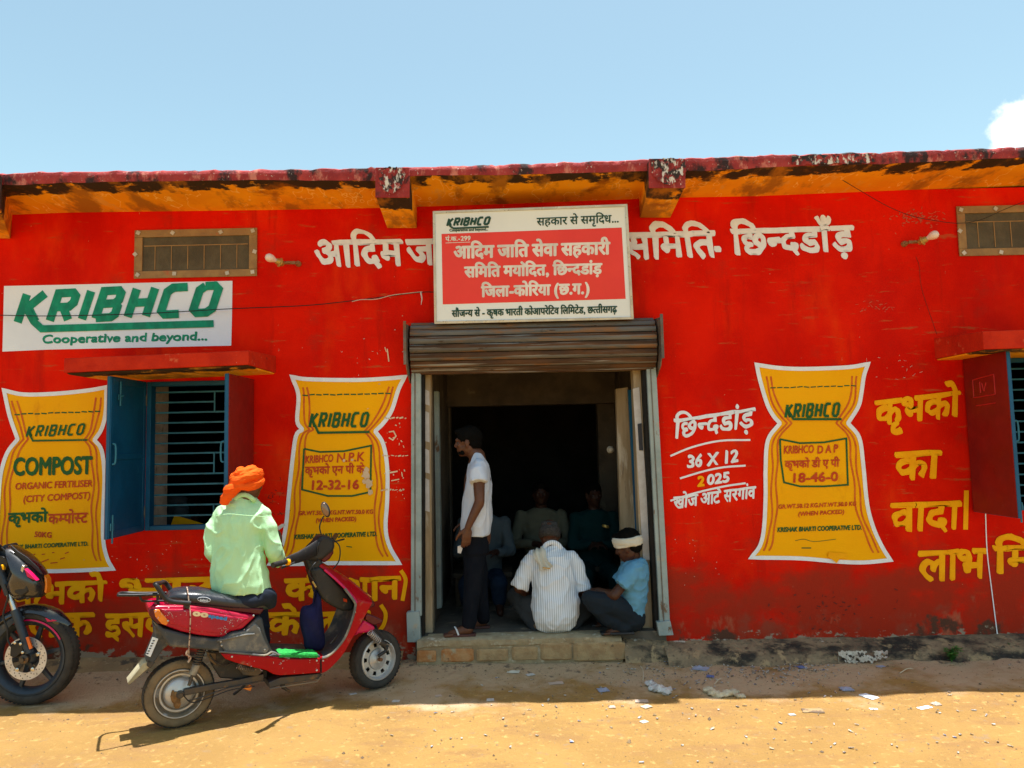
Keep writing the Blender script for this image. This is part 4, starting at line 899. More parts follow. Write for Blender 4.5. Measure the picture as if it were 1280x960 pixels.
# grey under-body
low = [(189, 774), (205, 786), (246, 797), (268, 799), (276, 797), (290, 790), (306, 788), (322, 772), (328, 772), (332, 792), (337, 806), (342, 817), (330, 819.5), (300, 818), (276, 816), (272, 814), (240, 811), (212, 808.5)]
panel('under_body', low, .140, -.14, M['gplast'], bevel=.012)
panel('under_body', [(279, 799), (291, 792), (307, 789), (319, 779), (325, 785), (331, 800), (337, 811), (333, 817), (306, 817), (281, 815), (274, 803)], .152, .12, M['gplast2'], bevel=.008)
mb = MB(); mb.tube(smoothpts([S(272, 801, .158), (S(290, 797, .160)), S(306, 793.5, .160), S(318, 792.5, .158)], 4), .006, 6); mb.build('trim_rib', M['gplast2'], SC, smooth=True)
mb = MB(); mb.tube(smoothpts([S(274, 814.5, .160), S(300, 816.5, .162), S(330, 819, .164), S(340, 815, .162), S(350, 819, .165), S(362, 823, .168)], 4), .006, 6); mb.build('trim_rib', M['gplast2'], SC, smooth=True)
# rear mudguard, plate, flap
panel('mudguard', [(192, 781), (212, 789), (222, 797), (204, 812), (193, 828), (185, 831), (182, 825), (190, 806), (194, 795)], .07, -.07, M['gplast'], bevel=.008)
panel('number_plate', [(190.5, 796), (198, 798.5), (188, 821.5), (182, 818.5)], .085, .080, M['white'], bevel=.001)
mb = MB()
for k in range(6):
    x = 192-k*1.55; y = 801+k*3.2; mb.box(S(x, y, .087), (.012, .002, .006))
mb.build('plate_marks', M['ink'], SC)
panel('mud_flap', [(184, 827), (179, 829), (159, 854), (162, 856), (188, 833)], .06, -.05, M['flap'], bevel=.004)
panel('flap_bracket', [(185, 824), (194, 828), (188, 836), (183, 832)], .07, .0, M['dkmetal'], bevel=.004)
# rack and grab rail
def stube(name, pts, r, mt, n=None, sm=5, parent=None, seg=8):
    mb = MB(); q = [S(*p) if len(p) == 3 else S(p[0], p[1], n or 0) for p in pts]; mb.tube(smoothpts(q, sm) if sm else q, r, seg); return mb.build(name, mt, parent or SC, smooth=True)
stube('rack_tube', [(148, 744, .12), (170, 744, .12), (202, 743, .12)], .008, M['bplast'], sm=0)
stube('rack_tube', [(148, 744, .12), (148, 743.3, .0), (152, 741, -.12), (176, 741.5, -.12), (208, 741, -.12)], .008, M['bplast'])
stube('rack_tube', [(175, 746, .12), (177, 750, .12), (182, 751.5, .11), (210, 751, .10)], .006, M['bplast'], sm=3)
stube('rack_stay', [(197, 744, .1), (197, 752, .1), (199, 757, .1)], .008, M['bplast'], sm=0)
stube('rack_stay', [(201, 743, .0), (202, 757, .0)], .008, M['bplast'], sm=0)
stube('grab_rail', [(194, 730, .16), (197, 734, .17), (206, 747, .17), (212, 751, .17), (222, 753, .17), (238, 754, .165)], .013, M['bplast'], sm=5)
stube('grab_rail', [(194, 730, .16), (200, 729, .0), (206, 728, -.14), (214, 738, -.15), (222, 748, -.15)], .013, M['bplast'], sm=5)
panel('rail_bracket', [(230, 754), (238, 754), (237, 760), (234, 762), (230, 759)], .165, .13, M['bplast'], bevel=.004)
mb = MB(); q = [S(233.5, 734, .05), S(234.5, 738, .125), S(236, 752, .147), S(238, 770, .172), S(237, 797, .163), S(236, 812, .16), S(236, 826, .15)]; mb.tube(smoothpts(q, 6), .0035, 6); mb.build('tie_rope', M['rope'], SC, smooth=True)
mb = MB(); mb.tube(smoothpts([S(235, 812, .165), S(233, 818, .168), S(238, 822, .16), S(235, 828, .16)], 4), .006, 6); mb.build('rope_knot', M['rope'], SC, smooth=True)
# wheels
def tyre_mb(c, ax, R0, w_, seg=64, i0=.70):
    mb = MB(); prof = [(R0*i0, -w_*.42), (R0*(i0+.04), -w_*.5), (R0*.88, -w_*.52), (R0*.96, -w_*.40), (R0*.995, -w_*.2), (R0, 0), (R0*.995, w_*.2), (R0*.96, w_*.40), (R0*.88, w_*.52), (R0*(i0+.04), w_*.5), (R0*i0, w_*.42), (R0*(i0-.02), 0)]
    mb.lathe(c, ax, prof+[prof[0]], seg); return mb
def tread_mb(c, ax, R0, w_, n, h=.004):
    mb = MB(); ax = Vector(ax).normalized(); u = ax.orthogonal().normalized(); v = ax.cross(u)
    for i in range(n):
        for s in (-1, 1):
            a = 2*math.pi*(i+.25*s)/n; d = u*math.cos(a)+v*math.sin(a); t = ax.cross(d); L = 2*math.pi*R0/n*.62
            c1 = c+d*R0*.985+ax*s*w_*.27; e1 = t*L/2; e2 = ax*w_*.2-d*R0*.012*s*1.0; e2 = ax*w_*.2
            lo = d*-.004; hi = d*h; dr = d*(-R0*.022)
            A_ = [c1-e1-e2*s*-1+lo, c1+e1-e2*s*-1+lo, c1+e1+e2*s*-1+lo, c1-e1+e2*s*-1+lo]
            A2 = [c1-e1-e2*s*-1+hi+dr*1.2, c1+e1-e2*s*-1+hi+dr*1.2, c1+e1+e2*s*-1+hi, c1-e1+e2*s*-1+hi]
            mb.prism(A_, A2)
    return mb
def S0(s, n, z): return SP0+ES*s+EN*n+Vector((0, 0, z))
def wheel_root(): pass
# rear
rc_ = S(223.5, 864.5, 0.0); RR = rc_.z; s_r = (rc_-SP0).dot(ES)
W = tyre_mb(rc_, EN, RR, .085).build('rear_wheel', M['tyre_dust'], SC, smooth=True)
tread_mb(rc_, EN, RR, .085, 46).build('tread', M['tyre'], W)
mb = MB(); mb.lathe(rc_, EN, [(RR*.955, -.036), (RR*.998, -.018), (RR*1.002, 0), (RR*.998, .018), (RR*.955, .036)], 64); mb.build('tread_band', M['tyre'], W, smooth=True)
mb = MB(); mb.lathe(rc_, EN, [(RR*.70, .044), (RR*.69, .050), (RR*.67, .050), (RR*.66, .044)], 64); mb.build('rim_edge', M['silver'], W, smooth=True)
mb = MB(); mb.lathe(rc_, EN, [(RR*.56, .013), (RR*.55, .020), (RR*.50, .020), (RR*.49, .013)], 64); mb.build('rim_ring', M['silver'], W, smooth=True)
mb = MB(); mb.lathe(rc_, EN, [(RR*.71, .036), (RR*.70, .044), (RR*.66, .046), (RR*.63, .036), (RR*.60, .012), (RR*.40, .010), (RR*.38, -.03)], 48); mb.lathe(rc_, EN, [(RR*.71, -.036), (RR*.66, -.046), (RR*.60, -.012), (RR*.40, -.01)], 48); mb.build('rim', M['rimdirt'], W, smooth=True)
mb = MB(); mb.lathe(rc_, EN, [(RR*.44, .0), (RR*.44, .018), (RR*.42, .030), (RR*.34, .038), (RR*.2, .046), (RR*.1, .052), (0, .052)], 40); mb.build('hub', M['silver'], W, smooth=True)
mb = MB()
for k in range(3):
    q = S(219+k*1.2, 870+k*5, .052); mb.ell(q, (.030-.004*k, .014, .026), u=8, v=6)
mb.ell(S(216, 870, .05), (.012, .01, .035), u=8, v=6); mb.build('brake_plate', mat('rust_lump', (.30, .15, .05), .8, (.15, .08, .03), 30, bump=.6), W, smooth=True)
mb = MB(); mb.lathe(rc_+EN*.05, EN, [(.022, 0), (.022, .02), (.014, .022), (.014, .034), (0, .034)], 12); mb.build('axle_nut', M['dkmetal'], W)
# swing arm, shock
mb = MB(); q = [S(230, 866, .075), S(268, 858.5, .075), S(300, 853, .075), S(330, 846, .075)]
mb.prism([p+Vector((0, 0, .018)) for p in q]+[p-Vector((0, 0, .018)) for p in q[::-1]], [p+Vector((0, 0, .018))-EN*.03 for p in q]+[p-Vector((0, 0, .018))-EN*.03 for p in q[::-1]]); mb.build('swing_arm', M['dkmetal'], SC, bevel=.004)
stube('brake_rod', [(235, 876, .075), (250, 872, .08), (285, 860, .08), (330, 851, .07)], .004, M['dkmetal'])
stube('shock_rod', [(236, 857, .085), (241, 842, .085)], .010, M['dkmetal'], sm=0)
mb = MB(); p0, p1 = S(241, 843, .085), S(252, 812, .085); mb.tube([p0+(p1-p0)*0, p0+(p1-p0)*.4], .022, 14); mb.build('shock_boot', M['gplast2'], SC, smooth=True)
def spring(name, p0, p1, r, wr, turns, mt, parent=None):
    ax = (p1-p0).normalized(); u = ax.orthogonal().normalized(); v = ax.cross(u); mb = MB(); n = turns*12
    mb.tube([p0+(p1-p0)*i/n+(u*math.cos(2*math.pi*i/12)+v*math.sin(2*math.pi*i/12))*r for i in range(n+1)], wr, 6); return mb.build(name, mt, parent or SC, smooth=True)
spring('shock_spring', p0+(p1-p0)*.4, p1, .022, .0045, 6, M['dkmetal'])
mb = MB(); mb.tube([p0, p1], .012, 8); mb.build('shock_core', M['dkmetal'], SC)
spring('stand_spring', S(298, 833, .10), S(318, 838, .10), .012, .003, 9, M['rimdirt'])
panel('motor_box', [(262, 812), (300, 818), (318, 830), (335, 838), (335, 848), (300, 850), (275, 848), (266, 834)], .05, -.08, M['bplast'], bevel=.01)
panel('chain_guard', [(258, 815), (270, 817), (270, 832), (262, 826)], .06, .03, M['tyre_dust'], bevel=.004)
# lower floor side panels, floor, apron
foot = [(276, 817), (296, 817.5), (332, 820.5), (352, 823), (376, 823.5), (401, 822.5), (401, 841), (376, 843), (350, 844.5), (342, 843), (333, 838), (315, 834), (296, 829), (282, 824)]
panel('floor_side', foot, .165, -.165, M['lowred'], bevel=.008)
ap_in = [(401, 822.5), (410, 820), (420, 812), (431, 798), (438, 782), (442.5, 768), (445, 756), (443, 751), (435, 740), (420, 722), (405, 711)]
ap_out = [(401, 841.5), (408, 839), (417, 831), (429, 817.5), (440, 798), (446.5, 788), (454, 774), (462, 759), (465, 752), (456, 742), (437, 726), (407, 708)]
ain = smoothpts([S(x, y, .168) for x, y in ap_in], 3); aout = smoothpts([S(x, y, .168) for x, y in ap_out], 3)
def shieldw(z): return .168 if z < .62 else max(.045, .168-(z-.62)*.48)
rings = []
N_ = 40
def samp(L, t):
    f = t*(len(L)-1); i = min(int(f), len(L)-2); return L[i]+(L[i+1]-L[i])*(f-i)
rr = []
for i in range(N_+1):
    t = i/N_; a = samp(ain, t); b = samp(aout, t); hw = shieldw(a.z); r = []
    fr_ = [-1, -.96, -.8, -.4, 0, .4, .8, .96, 1]
    for f in fr_: bow = (1-abs(f)**2.5)*min(.03, .03); r.append(b-EN*(.168-hw*f)+(b-a)*0+ES*bow)
    for f in fr_[::-1]: r.append(a-EN*(.168-hw*f)+ES*(1-abs(f)**2.5)*.05*(1 if i > 6 else i/6))
    rr.append(r)
mb = MB(); mb.loft(rr); ap = mb.build('front_apron', M['lowred'], SC, smooth=True)
# grey inner shield lining
rr = []
for i in range(2, N_-8):
    t = i/N_; a = samp(ain, t); hw = shieldw(a.z)-.004
    rr.append([a-EN*(.168-hw*f)+ES*((1-abs(f)**2.5)*.05*(1 if i > 6 else i/6)-.006) for f in (-1, -.8, -.4, 0, .4, .8, 1)])
mb = MB(); mb.loft(rr, closed=False); mb.build('inner_shield', M['gplast'], SC, smooth=True)
mb = MB(); q = [samp(ain, i/N_)+EN*.003-ES*.004 for i in range(1, N_-6)]; mb.tube(q, .008, 6); mb.build('shield_trim', M['gplast2'], SC, smooth=True)
panel('trim_slot', [(413, 805), (419, 797), (423, 792), (421.5, 797), (417, 803)], .172, .16, M['dark'], bevel=.001)
stube('pink_strip', [(405.5, 712, .075), (418, 722.5, .095), (431, 735, .13), (441, 746, .155), (446, 754, .172)], .008, M['pinkred'], sm=3)
panel('floor_board', [(342, 818), (400, 819), (401, 823), (352, 823.5), (335, 820)], .155, -.155, M['gplast'], bevel=.004)
panel('panel_joint', [(400.5, 824), (402.2, 824), (402.4, 841), (400.8, 841)], .169, .16, M['dark'], bevel=.0005)
panel('under_tray', [(350, 847), (398, 842), (403, 843), (398, 849), (352, 856), (337, 861), (336, 853)], .13, -.12, M['dkmetal'], bevel=.004)
stube('side_rail', [(337, 861, .14), (396, 852, .14), (402, 845, .14)], .004, M['rimdirt'], sm=0)
stube('stand_leg', [(352, 850, .06), (356, 860, .06), (362, 864, .05)], .009, M['dkmetal'])
stube('stand_leg', [(352, 850, -.06), (352, 858, -.06), (357, 861, -.06)], .009, M['dkmetal'])
stube('side_stand', [(312, 850, -.05), (300, 862, -.1), (292, 868, -.12)], .008, M['dkmetal'], sm=0)
# knee box behind the apron and steering head
panel('leg_box', [(388, 712), (401, 709), (416, 722), (436, 744), (444, 757), (440, 764), (428, 764), (414, 757), (403, 748), (394, 731)], .075, -.075, M['bplast'], bevel=.015)
panel('key_switch', [(429.5, 748), (434, 749), (434, 753), (430, 752)], .085, .07, M['redpaint'], bevel=.002)
# nose, front light bar
panel('nose', [(420, 716), (440, 728), (462, 745), (468, 753), (470, 758), (463, 760), (450, 748), (425, 726), (407, 709)], .06, -.09, M['darkred'], bevel=.02)
panel('indicator', [(440, 739), (452, 742.5), (464, 748.5), (465, 751.5), (456, 751.5), (448, 747)], .13, .03, M['amber'], bevel=.005)
panel('indicator', [(452, 739), (460, 742), (466, 747), (460, 747)], -.03, -.12, M['amber'], bevel=.005)
panel('nose_tip', [(454, 738.5), (460, 742), (457, 743), (452, 741)], .02, -.02, M['bplast'], bevel=.003)
# front wheel, steered
fc = S(469.5, 823.5, 0.0); FR = .186; fc.z = FR+.001
st_a = R(14); FN = (Matrix.Rotation(st_a, 3, 'Z') @ EN).normalized(); FS = (Matrix.Rotation(st_a, 3, 'Z') @ ES).normalized()
FN = (FN+Vector((0, 0, .10))).normalized()
W = tyre_mb(fc, FN, FR, .085).build('front_wheel', M['tyre'], SC, smooth=True)
tread_mb(fc, FN, FR, .085, 44, .002).build('tread', M['tyre'], W)
mb = MB(); mb.lathe(fc, FN, [(FR*.72, .036), (FR*.70, .044), (FR*.655, .046), (FR*.63, .036), (FR*.615, .020), (FR*.60, .016)], 48); mb.lathe(fc, FN, [(FR*.36, .016), (FR*.34, .026), (FR*.2, .034), (FR*.12, .040), (0, .040)], 40)
mb.lathe(fc, FN, [(FR*.72, -.036), (FR*.655, -.046), (FR*.60, -.016)], 48)
u = FN.orthogonal().normalized(); v = FN.cross(u)
n = 9    # ventilated disc between the rim and the centre: nine oval holes
for k in range(n):
    a0 = 2*math.pi*k/n
    for (f0, f1, r0, r1) in ((-.5, -.2, .36, .60), (.2, .5, .36, .60), (-.2, .2, .36, .42), (-.2, .2, .55, .60)):
        q = [];
        for (f, r_) in ((f0, r0), (f1, r0), (f1, r1), (f0, r1)):
            aa = a0+f*2*math.pi/n; q.append(fc+FN*.017+(u*math.cos(aa)+v*math.sin(aa))*FR*r_)
        mb.prism(q, [p-FN*.004 for p in q])
mb.build('rim', M['silver'], W, smooth=False)
mb = MB(); mb.lathe(fc, FN, [(0, -.03), (FR*.6, -.03), (FR*.6, -.02), (0, -.02)], 30); mb.build('brake_drum', M['dark'], W)
mb = MB(); mb.lathe(fc+FN*.04, FN, [(.012, 0), (.012, .028), (0, .028)], 10); mb.build('axle_nut', mat('rusty', (.2, .09, .04), .7), W)
def F_(px, py, n=0.): return PL(px, py, fc+FN*n, FN)
def ftube(name, pts, r, mt, sm=0):
    mb = MB(); q = [F_(*p) for p in pts]; mb.tube(smoothpts(q, sm) if sm else q, r, 8); return mb.build(name, mt, SC, smooth=True)
ftube('fork_leg', [(466, 787, .06), (478, 801, .07), (483, 812, .07)], .014, M['bplast']); ftube('fork_link', [(484, 806, .07), (482, 814, .07), (473, 820, .062)], .012, M['bplast'])
spring('fork_spring', F_(462, 790, .075), F_(474, 802, .078), .018, .004, 7, M['silver'])
ftube('fork_damper', [(474, 802, .075), (481, 806, .07)], .017, M['dkmetal'])
mb = MB(); q = [F_(x, y, .045) for x, y in ((466, 785), (471, 785), (486, 795), (491, 802), (488, 806), (478, 800))]; mb.prism(q, [p-FN*.10 for p in q]); mb.build('fork_cover', M['bplast'], SC, bevel=.006)
panel('fender', [(455, 775), (468, 783), (470, 788), (463, 790.5), (449, 792), (443, 796), (446, 788)], .06, -.07, M['pinkred'], bevel=.012)
panel('fender_lip', [(458, 767), (468, 770), (479, 775), (478, 779), (468, 782), (462, 779), (456, 774)], .055, -.06, M['darkred'], bevel=.008)
mb = MB(); mb.tube([F_(474, 800, -.07), F_(470, 822, -.065)], .014, 8); mb.tube([F_(466, 775, 0), F_(474, 800, -.07)], .014, 8); mb.build('fork_leg', M['bplast'], SC, smooth=True)
# handlebar head
panel('steering_neck', [(382, 698), (400, 696), (406, 707), (404, 714), (390, 718), (386, 711)], .055, -.055, M['bplast'], bevel=.018)
panel('handlebar_cowl', [(396, 678), (401, 670), (410, 669), (418, 675), (420, 684), (417, 689), (405, 699), (398, 702), (384, 701), (378, 694), (388, 686)], .07, -.07, M['bplast'], bevel=.022)
panel('headlamp', [(404, 688), (418, 686), (417.5, 692), (413, 699), (406, 704), (401, 701)], .055, -.055, M['darkred'], bevel=.016)
rings = []
for px, py, n, r1, r2 in ((398, 684, .05, .045, .05), (385, 691, .11, .038, .042), (372, 697, .18, .03, .034), (362, 700, .23, .024, .028), (356, 702, .26, .018, .02)):
    c = S(px, py, n); rings.append([c+ES*math.cos(a)*r1*.6+Vector((0, 0, math.sin(a)*r2)) for a in [2*math.pi*k/14 for k in range(14)]])
mb = MB(); mb.loft(rings); mb.build('handlebar_arm', M['bplast'], SC, smooth=True)
mb = MB(); mb.tube([S(362, 700.5, .24), S(352, 703.5, .30), S(341, 706.5, .345)], [.015, .017, .016], 12); mb.build('grip', M['bplast'], SC, smooth=True)
stube('brake_lever', [(368, 703, .22), (361, 706.5, .25), (352, 710, .28)], .006, M['bplast'], sm=3)
stube('switch_cap', [(358, 703, .275), (361, 702.5, .265)], .019, M['lemon'], sm=0)
stube('brake_lever', [(416, 678, -.08), (422, 676, -.16), (430, 674, -.24)], .006, M['bplast'], sm=3)
mb = MB(); mb.tube([S(414, 676, -.05), S(418, 672, -.18), S(420, 669, -.26)], [.02, .016, .016], 10); mb.build('grip', M['bplast'], SC, smooth=True)
stube('mirror_stem', [(401.5, 668, .05), (399.5, 659, .06), (402, 650, .07), (405, 645, .07)], .0045, M['bplast'], sm=4)
mc = S(407, 637, .075); Mr = Matrix.Rotation(R(-20), 3, 'Y') 
mb = MB(); mb.ell(mc, (.027, .014, .052), Mr); MI = mb.build('mirror', M['bplast'], SC, smooth=True)
mb = MB(); mb.ell(mc+Vector((-.002, -.010, 0)), (.021, .006, .044), Mr); mb.build('mirror_glass', mat('mirror_glass', (.25, .16, .11), .15, metal=.6), MI, smooth=True)
# cables at the cowl
for k, q in enumerate((((388, 700, .06), (392, 712, .09), (396, 722, .09)), ((404, 672, .05), (398, 680, .09), (396, 694, .08)))): stube('control_cable', q, .0035, M['bplast'], sm=4)
# mat and bag on the scooter
q = [S(x, y, .162) for x, y in ((343, 813.5), (360, 815), (392, 816), (397, 819.5), (397, 822), (360, 821.5), (350, 818))]
zf = .0
mb = MB(); nx, ny = 40, 14; p0, p1 = S(349, 818.5, .168), S(397.5, 819, .168)
rr = []
for i in range(nx+1):
    b0 = p0+(p1-p0)*i/nx; r = []
    for j in range(ny+1):
        n_ = -.12*j/ny; e = .006*noise.noise(Vector((i*.3, j*.3, 1))); r.append(b0+EN*n_+Vector((0, 0, .008+e+(.0 if j else -.022))))
    rr.append(r)
mb.loft(rr, closed=False)
for i in range(nx):
    b0 = p0+(p1-p0)*(i+.5)/nx; mb.box(b0+EN*.003+Vector((0, 0, -.006)), (.006, .004, .014))
top('floor_mat', mb, M['matgreen'], 'bright green rubber mat on the footboard of the red scooter', 'mat')
bl = [(395, 737), (391, 754), (378, 758), (375, 769), (376, 785), (379.5, 799), (381.5, 811), (392, 813.5), (400, 813), (405, 807), (405, 790), (403.5, 772), (402, 758), (400, 742)]
q = smoothpts([S(x, y, .03) for x, y in bl], 3, True); c = sum(q, Vector())/len(q); rings = []
for k in range(-4, 5):
    t = k/4; s_ = math.sqrt(max(.02, 1-t*t*.96)); s_ = .45+.55*s_ if abs(t) < 1 else .3
    rings.append([c+(p-c)*s_+EN*(.05*t+.012*noise.noise(p*14)) for p in q])
mb = MB(); mb.loft(rings); BG = thing('cloth_bag', 'navy blue cloth bag hanging from the hook of the red scooter', 'bag', tuple(c-Vector((0, 0, .17))))
mb.build('sack', M['bagblue'], BG, smooth=True)
mb = MB(); mb.tube(smoothpts([S(391, 756, .04), S(393, 742, .05), S(391, 732, .06), S(394, 728, .07), S(398, 733, .06), S(400, 745, .04)], 5), .006, 6); mb.build('handle', M['bagblue'], BG, smooth=True)
mb = MB(); mb.tube([S(392, 730, .06), S(391, 727, .08), S(395, 734, .085)], .006, 6); mb.build('clasp', M['brass'], BG)

# ---------------------------------------------------------------- motorcycle
DM = 5.5+G(37, 880).y; YM = DM-5.5
def Q(px, py, n=0.): return P(px, py, DM-n)
M['bkpaint'] = mat('black_paint', (.012, .012, .016), .25, (.02, .02, .022), 4, spec=.6, coat=.6, layers=(((.12, .1, .08), 18, .64, .72),))
M['slate'] = mat('slate_alloy', (.045, .06, .08), .45, (.035, .045, .06), 8, metal=.3, layers=(((.12, .1, .08), 14, .6, .7),))
M['disc'] = mat('brake_disc', (.62, .62, .64), .35, (.5, .5, .52), 14, metal=.5)
mc = Q(39.5, 819.8); MR = mc.z
MO = thing('motorcycle', 'black motorcycle with silver disc brake, cut off by the left edge', 'motorcycle', (mc.x-.6, mc.y, 0))
AX = Vector((0, -1, 0))
def mwheel(c, nm):
    W = tyre_mb(c, AX, MR, .095, 80, .80).build(nm, M['tyre'], MO, smooth=True)
    tread_mb(c, AX, MR, .095, 64, .0025).build('tread', M['tyre'], W)
    mb = MB(); mb.lathe(c, AX, [(MR*.78, .030), (MR*.79, .042), (MR*.755, .044), (MR*.72, .034), (MR*.66, .02), (MR*.65, -.02), (MR*.72, -.034), (MR*.755, -.044), (MR*.79, -.042)], 64); mb.build('rim', M['slate'], W, smooth=True)
    for s in (.046, -.046):
        mb = MB(); mb.loft([[c+AX*s*h+Vector((math.cos(R(t)), 0, math.sin(R(t))))*MR*r_*1.0 for r_, h in ((.80, .98), (.785, 1.06), (.768, 1.04))] for t in range(28, 153, 3)], closed=False); mb.build('rim_stripe', M['pinkred'], W, smooth=True)
    for k in range(6):
        a = R(12+60*k); d = Vector((math.cos(a), 0, math.sin(a))); t = Vector((-math.sin(a), 0, math.cos(a)))
        A_ = [c+d*.05+t*.016+AX*.014, c+d*MR*.68+t*.011+AX*.012, c+d*MR*.68-t*.011+AX*.012, c+d*.05-t*.016+AX*.014]
        mb = MB(); mb.prism(A_, [p-AX*.026 for p in A_]); mb.build('spoke', M['slate'], W, bevel=.004)
    mb = MB(); mb.lathe(c, AX, [(.055, -.05), (.055, .02), (.04, .05), (.02, .055), (0, .055)], 24); mb.build('hub', M['slate'], W, smooth=True)
    return W
W = mwheel(mc, 'front_wheel')
mb = MB(); dr = 25.4*DM/FPX; n = 72
for (h0, r0, r1) in ((.058, .66, 1.0),):
    rr = []
    for i in range(n+1):
        a = 2*math.pi*i/n; d = Vector((math.cos(a), 0, math.sin(a))); rr.append([mc+AX*.058+d*dr*r0, mc+AX*.058+d*dr*r1, mc+AX*.054+d*dr*r1, mc+AX*.054+d*dr*r0])
    mb.loft(rr, cap=False)
DI = mb.build('brake_disc', M['disc'], W)
mb = MB()
for i in range(48):
    a = 2*math.pi*i/48; r_ = dr*(.74, .83, .92)[i % 3]; q = mc+AX*.0584+Vector((math.cos(a), 0, math.sin(a)))*r_; mb.lathe(q, AX, [(.0036, .0004), (0, .0005)], 7)
hp = mb.build('disc_hole', M['dark'], W); hp['kind'] = 'stuff'
for k in range(5):
    a = R(72*k+18); d = Vector((math.cos(a), 0, math.sin(a))); mb = MB(); A_ = mc+AX*.056
    mb.box(A_+d*dr*.5, (.022, .006, dr*.4), Matrix.Rotation(-a+math.pi/2, 3, 'Y')); mb.build('disc_arm', M['bplast'], W, bevel=.002)
    mb = MB(); mb.lathe(A_+d*dr*.62, AX, [(.012, 0), (.012, .008), (.004, .01), (0, .01)], 8); mb.build('disc_bolt', M['chrome'], W)
mb = MB(); mb.lathe(mc+AX*.05, AX, [(.03, 0), (.03, .03), (.014, .034), (.014, .05), (0, .05)], 12); mb.build('axle_nut', M['dkmetal'], W, smooth=True)
def mt_(name, pts, r, mt, n=.08, sm=0, parent=None):
    mb = MB(); q = [Q(p[0], p[1], p[2] if len(p) > 2 else n) for p in pts]; mb.tube(smoothpts(q, sm) if sm else q, r, 12); return mb.build(name, mt, parent or MO, smooth=True)
def mp_(name, pts, n1, n0, mt, bevel=.006, label=None):
    q = [Q(x, y, n1) for x, y in pts]; q2 = [Vector((p.x, YM-n0, p.z)) for p in q]; mb = MB(); mb.prism(q, q2); return mb.build(name, mt, MO, bevel=bevel, seg=3, label=label)
for s in (1, -1):
    mt_('fork_tube', [(-8, 690), (11.5, 743)], .025, M['slate'], .085*s); mt_('fork_stanchion', [(11, 742), (19, 764)], .018, M['chrome'], .085*s)
    mt_('fork_leg', [(18.5, 762), (37, 816)], [.026, .024], M['slate'], .085*s)
mp_('reflector', [(31.8, 797), (35.2, 796), (40, 810.5), (36.5, 812)], .118, .105, mat('reflector', (.85, .16, .02), .3, coat=.5), .002)
mp_('caliper', [(13, 806), (21, 801), (28, 806), (29, 815), (24, 818), (18, 823), (12, 820)], .095, .045, M['bplast'], .006)
mt_('brake_hose', [(14, 808), (10, 800), (9, 786), (4, 770), (7, 757), (10, 745), (6, 730)], .006, M['bplast'], .11, 5)
for x, y in ((27, 804.3), (29.5, 815), (20, 803)): mb = MB(); mb.lathe(Q(x, y, .11), AX, [(.009, 0), (.009, .012), (0, .014)], 8); mb.build('bolt', M['chrome'], MO)
# fender arcs
rr = []; 
for i in range(31):
    a = R(150-(150-38)*i/30); d = Vector((math.cos(a), 0, math.sin(a))); Rf = MR+.022+(.006 if i < 26 else -.0)
    w_ = .062*min(1, .35+(30-i)/7) ; r = []
    for f in (-1, -.9, -.5, 0, .5, .9, 1): r.append(mc+d*(Rf-.045*abs(f)**3)+AX*w_*f)
    for f in (1, .9, .5, 0, -.5, -.9, -1): r.append(mc+d*(Rf-.006-.045*abs(f)**3)+AX*w_*f*.95)
    rr.append(r)
mb = MB(); mb.loft(rr); mb.build('fender', M['bkpaint'], MO, smooth=True)
mp_('fender_brace', [(-12, 790), (0, 783), (15, 772), (26, 769), (31, 772), (27, 778), (16, 780), (0, 796), (-12, 806)], .075, .066, M['slate'], .003)
mp_('fender_flash', [(56, 772), (63, 774), (71, 776), (64, 777), (59, 777)], .060, .05, M['pinkred'], .001)
# headlamp cowl
rings = []; prof = [(13, 681), (19, 682), (31, 690), (41, 699), (49, 708), (55, 718), (58, 730), (57, 740), (53, 746), (40, 747), (27, 750), (20, 746), (15, 738), (18, 722), (24, 708), (20, 698), (16, 690)]
q = [Q(x, y, .03) for x, y in prof]; c = sum(q, Vector())/len(q)
for k in range(-5, 6):
    t = k/5; s_ = (1-abs(t)**2.6)**.5 if abs(t) < 1 else .12; s_ = max(.25, s_); rings.append([c+Vector((p.x-c.x, 0, p.z-c.z))*s_+AX*.115*t for p in q])
mb = MB(); mb.loft(rings); CW = mb.build('headlamp_cowl', M['bkpaint'], MO, smooth=True)
mp_('visor_edge', [(13, 681), (22, 689), (34, 697), (47, 709), (53, 718), (50, 717), (38, 706), (24, 697), (18, 692)], .10, .09, M['bplast'], .002)
mp_('cowl_flash', [(30, 711), (37, 717), (45.5, 726), (40, 724), (34, 721)], .137, .10, M['pinkred'], .002)
mp_('cowl_chip', [(27.5, 706), (31, 708), (28, 716), (24.5, 716)], .13, .10, M['chrome'], .002)
mp_('indicator', [(55, 719), (58, 724), (59, 733), (57.5, 742), (55, 740), (56, 731)], .05, .0, M['amber'], .003)
mp_('bracket', [(33, 734), (38, 738), (37, 747), (33, 750), (30, 742)], .09, .07, M['dkmetal'], .003)
mp_('side_cover', [(17, 727), (26, 722), (34, 728), (35, 740), (26, 746), (17, 741)], .13, .09, M['bplast'], .01)
mp_('fork_shroud', [(-6, 690), (6, 680), (14, 694), (20, 706), (17, 725), (14, 742), (4, 738), (-4, 715)], .06, -.06, M['slate'], .012)
mt_('handlebar', [(-26, 668, .33), (-10, 676, .15), (4, 688, .04), (4, 690, -.06), (-8, 680, -.25), (-20, 672, -.34)], .014, M['bplast'], 0, 4)
mt_('control_cable', [(2, 684), (10, 694), (14, 712), (8, 730), (12, 742)], .005, M['bplast'], .09, 5); mt_('control_cable', [(8, 682), (18, 700), (10, 720), (-4, 735)], .005, M['bplast'], .07, 5)
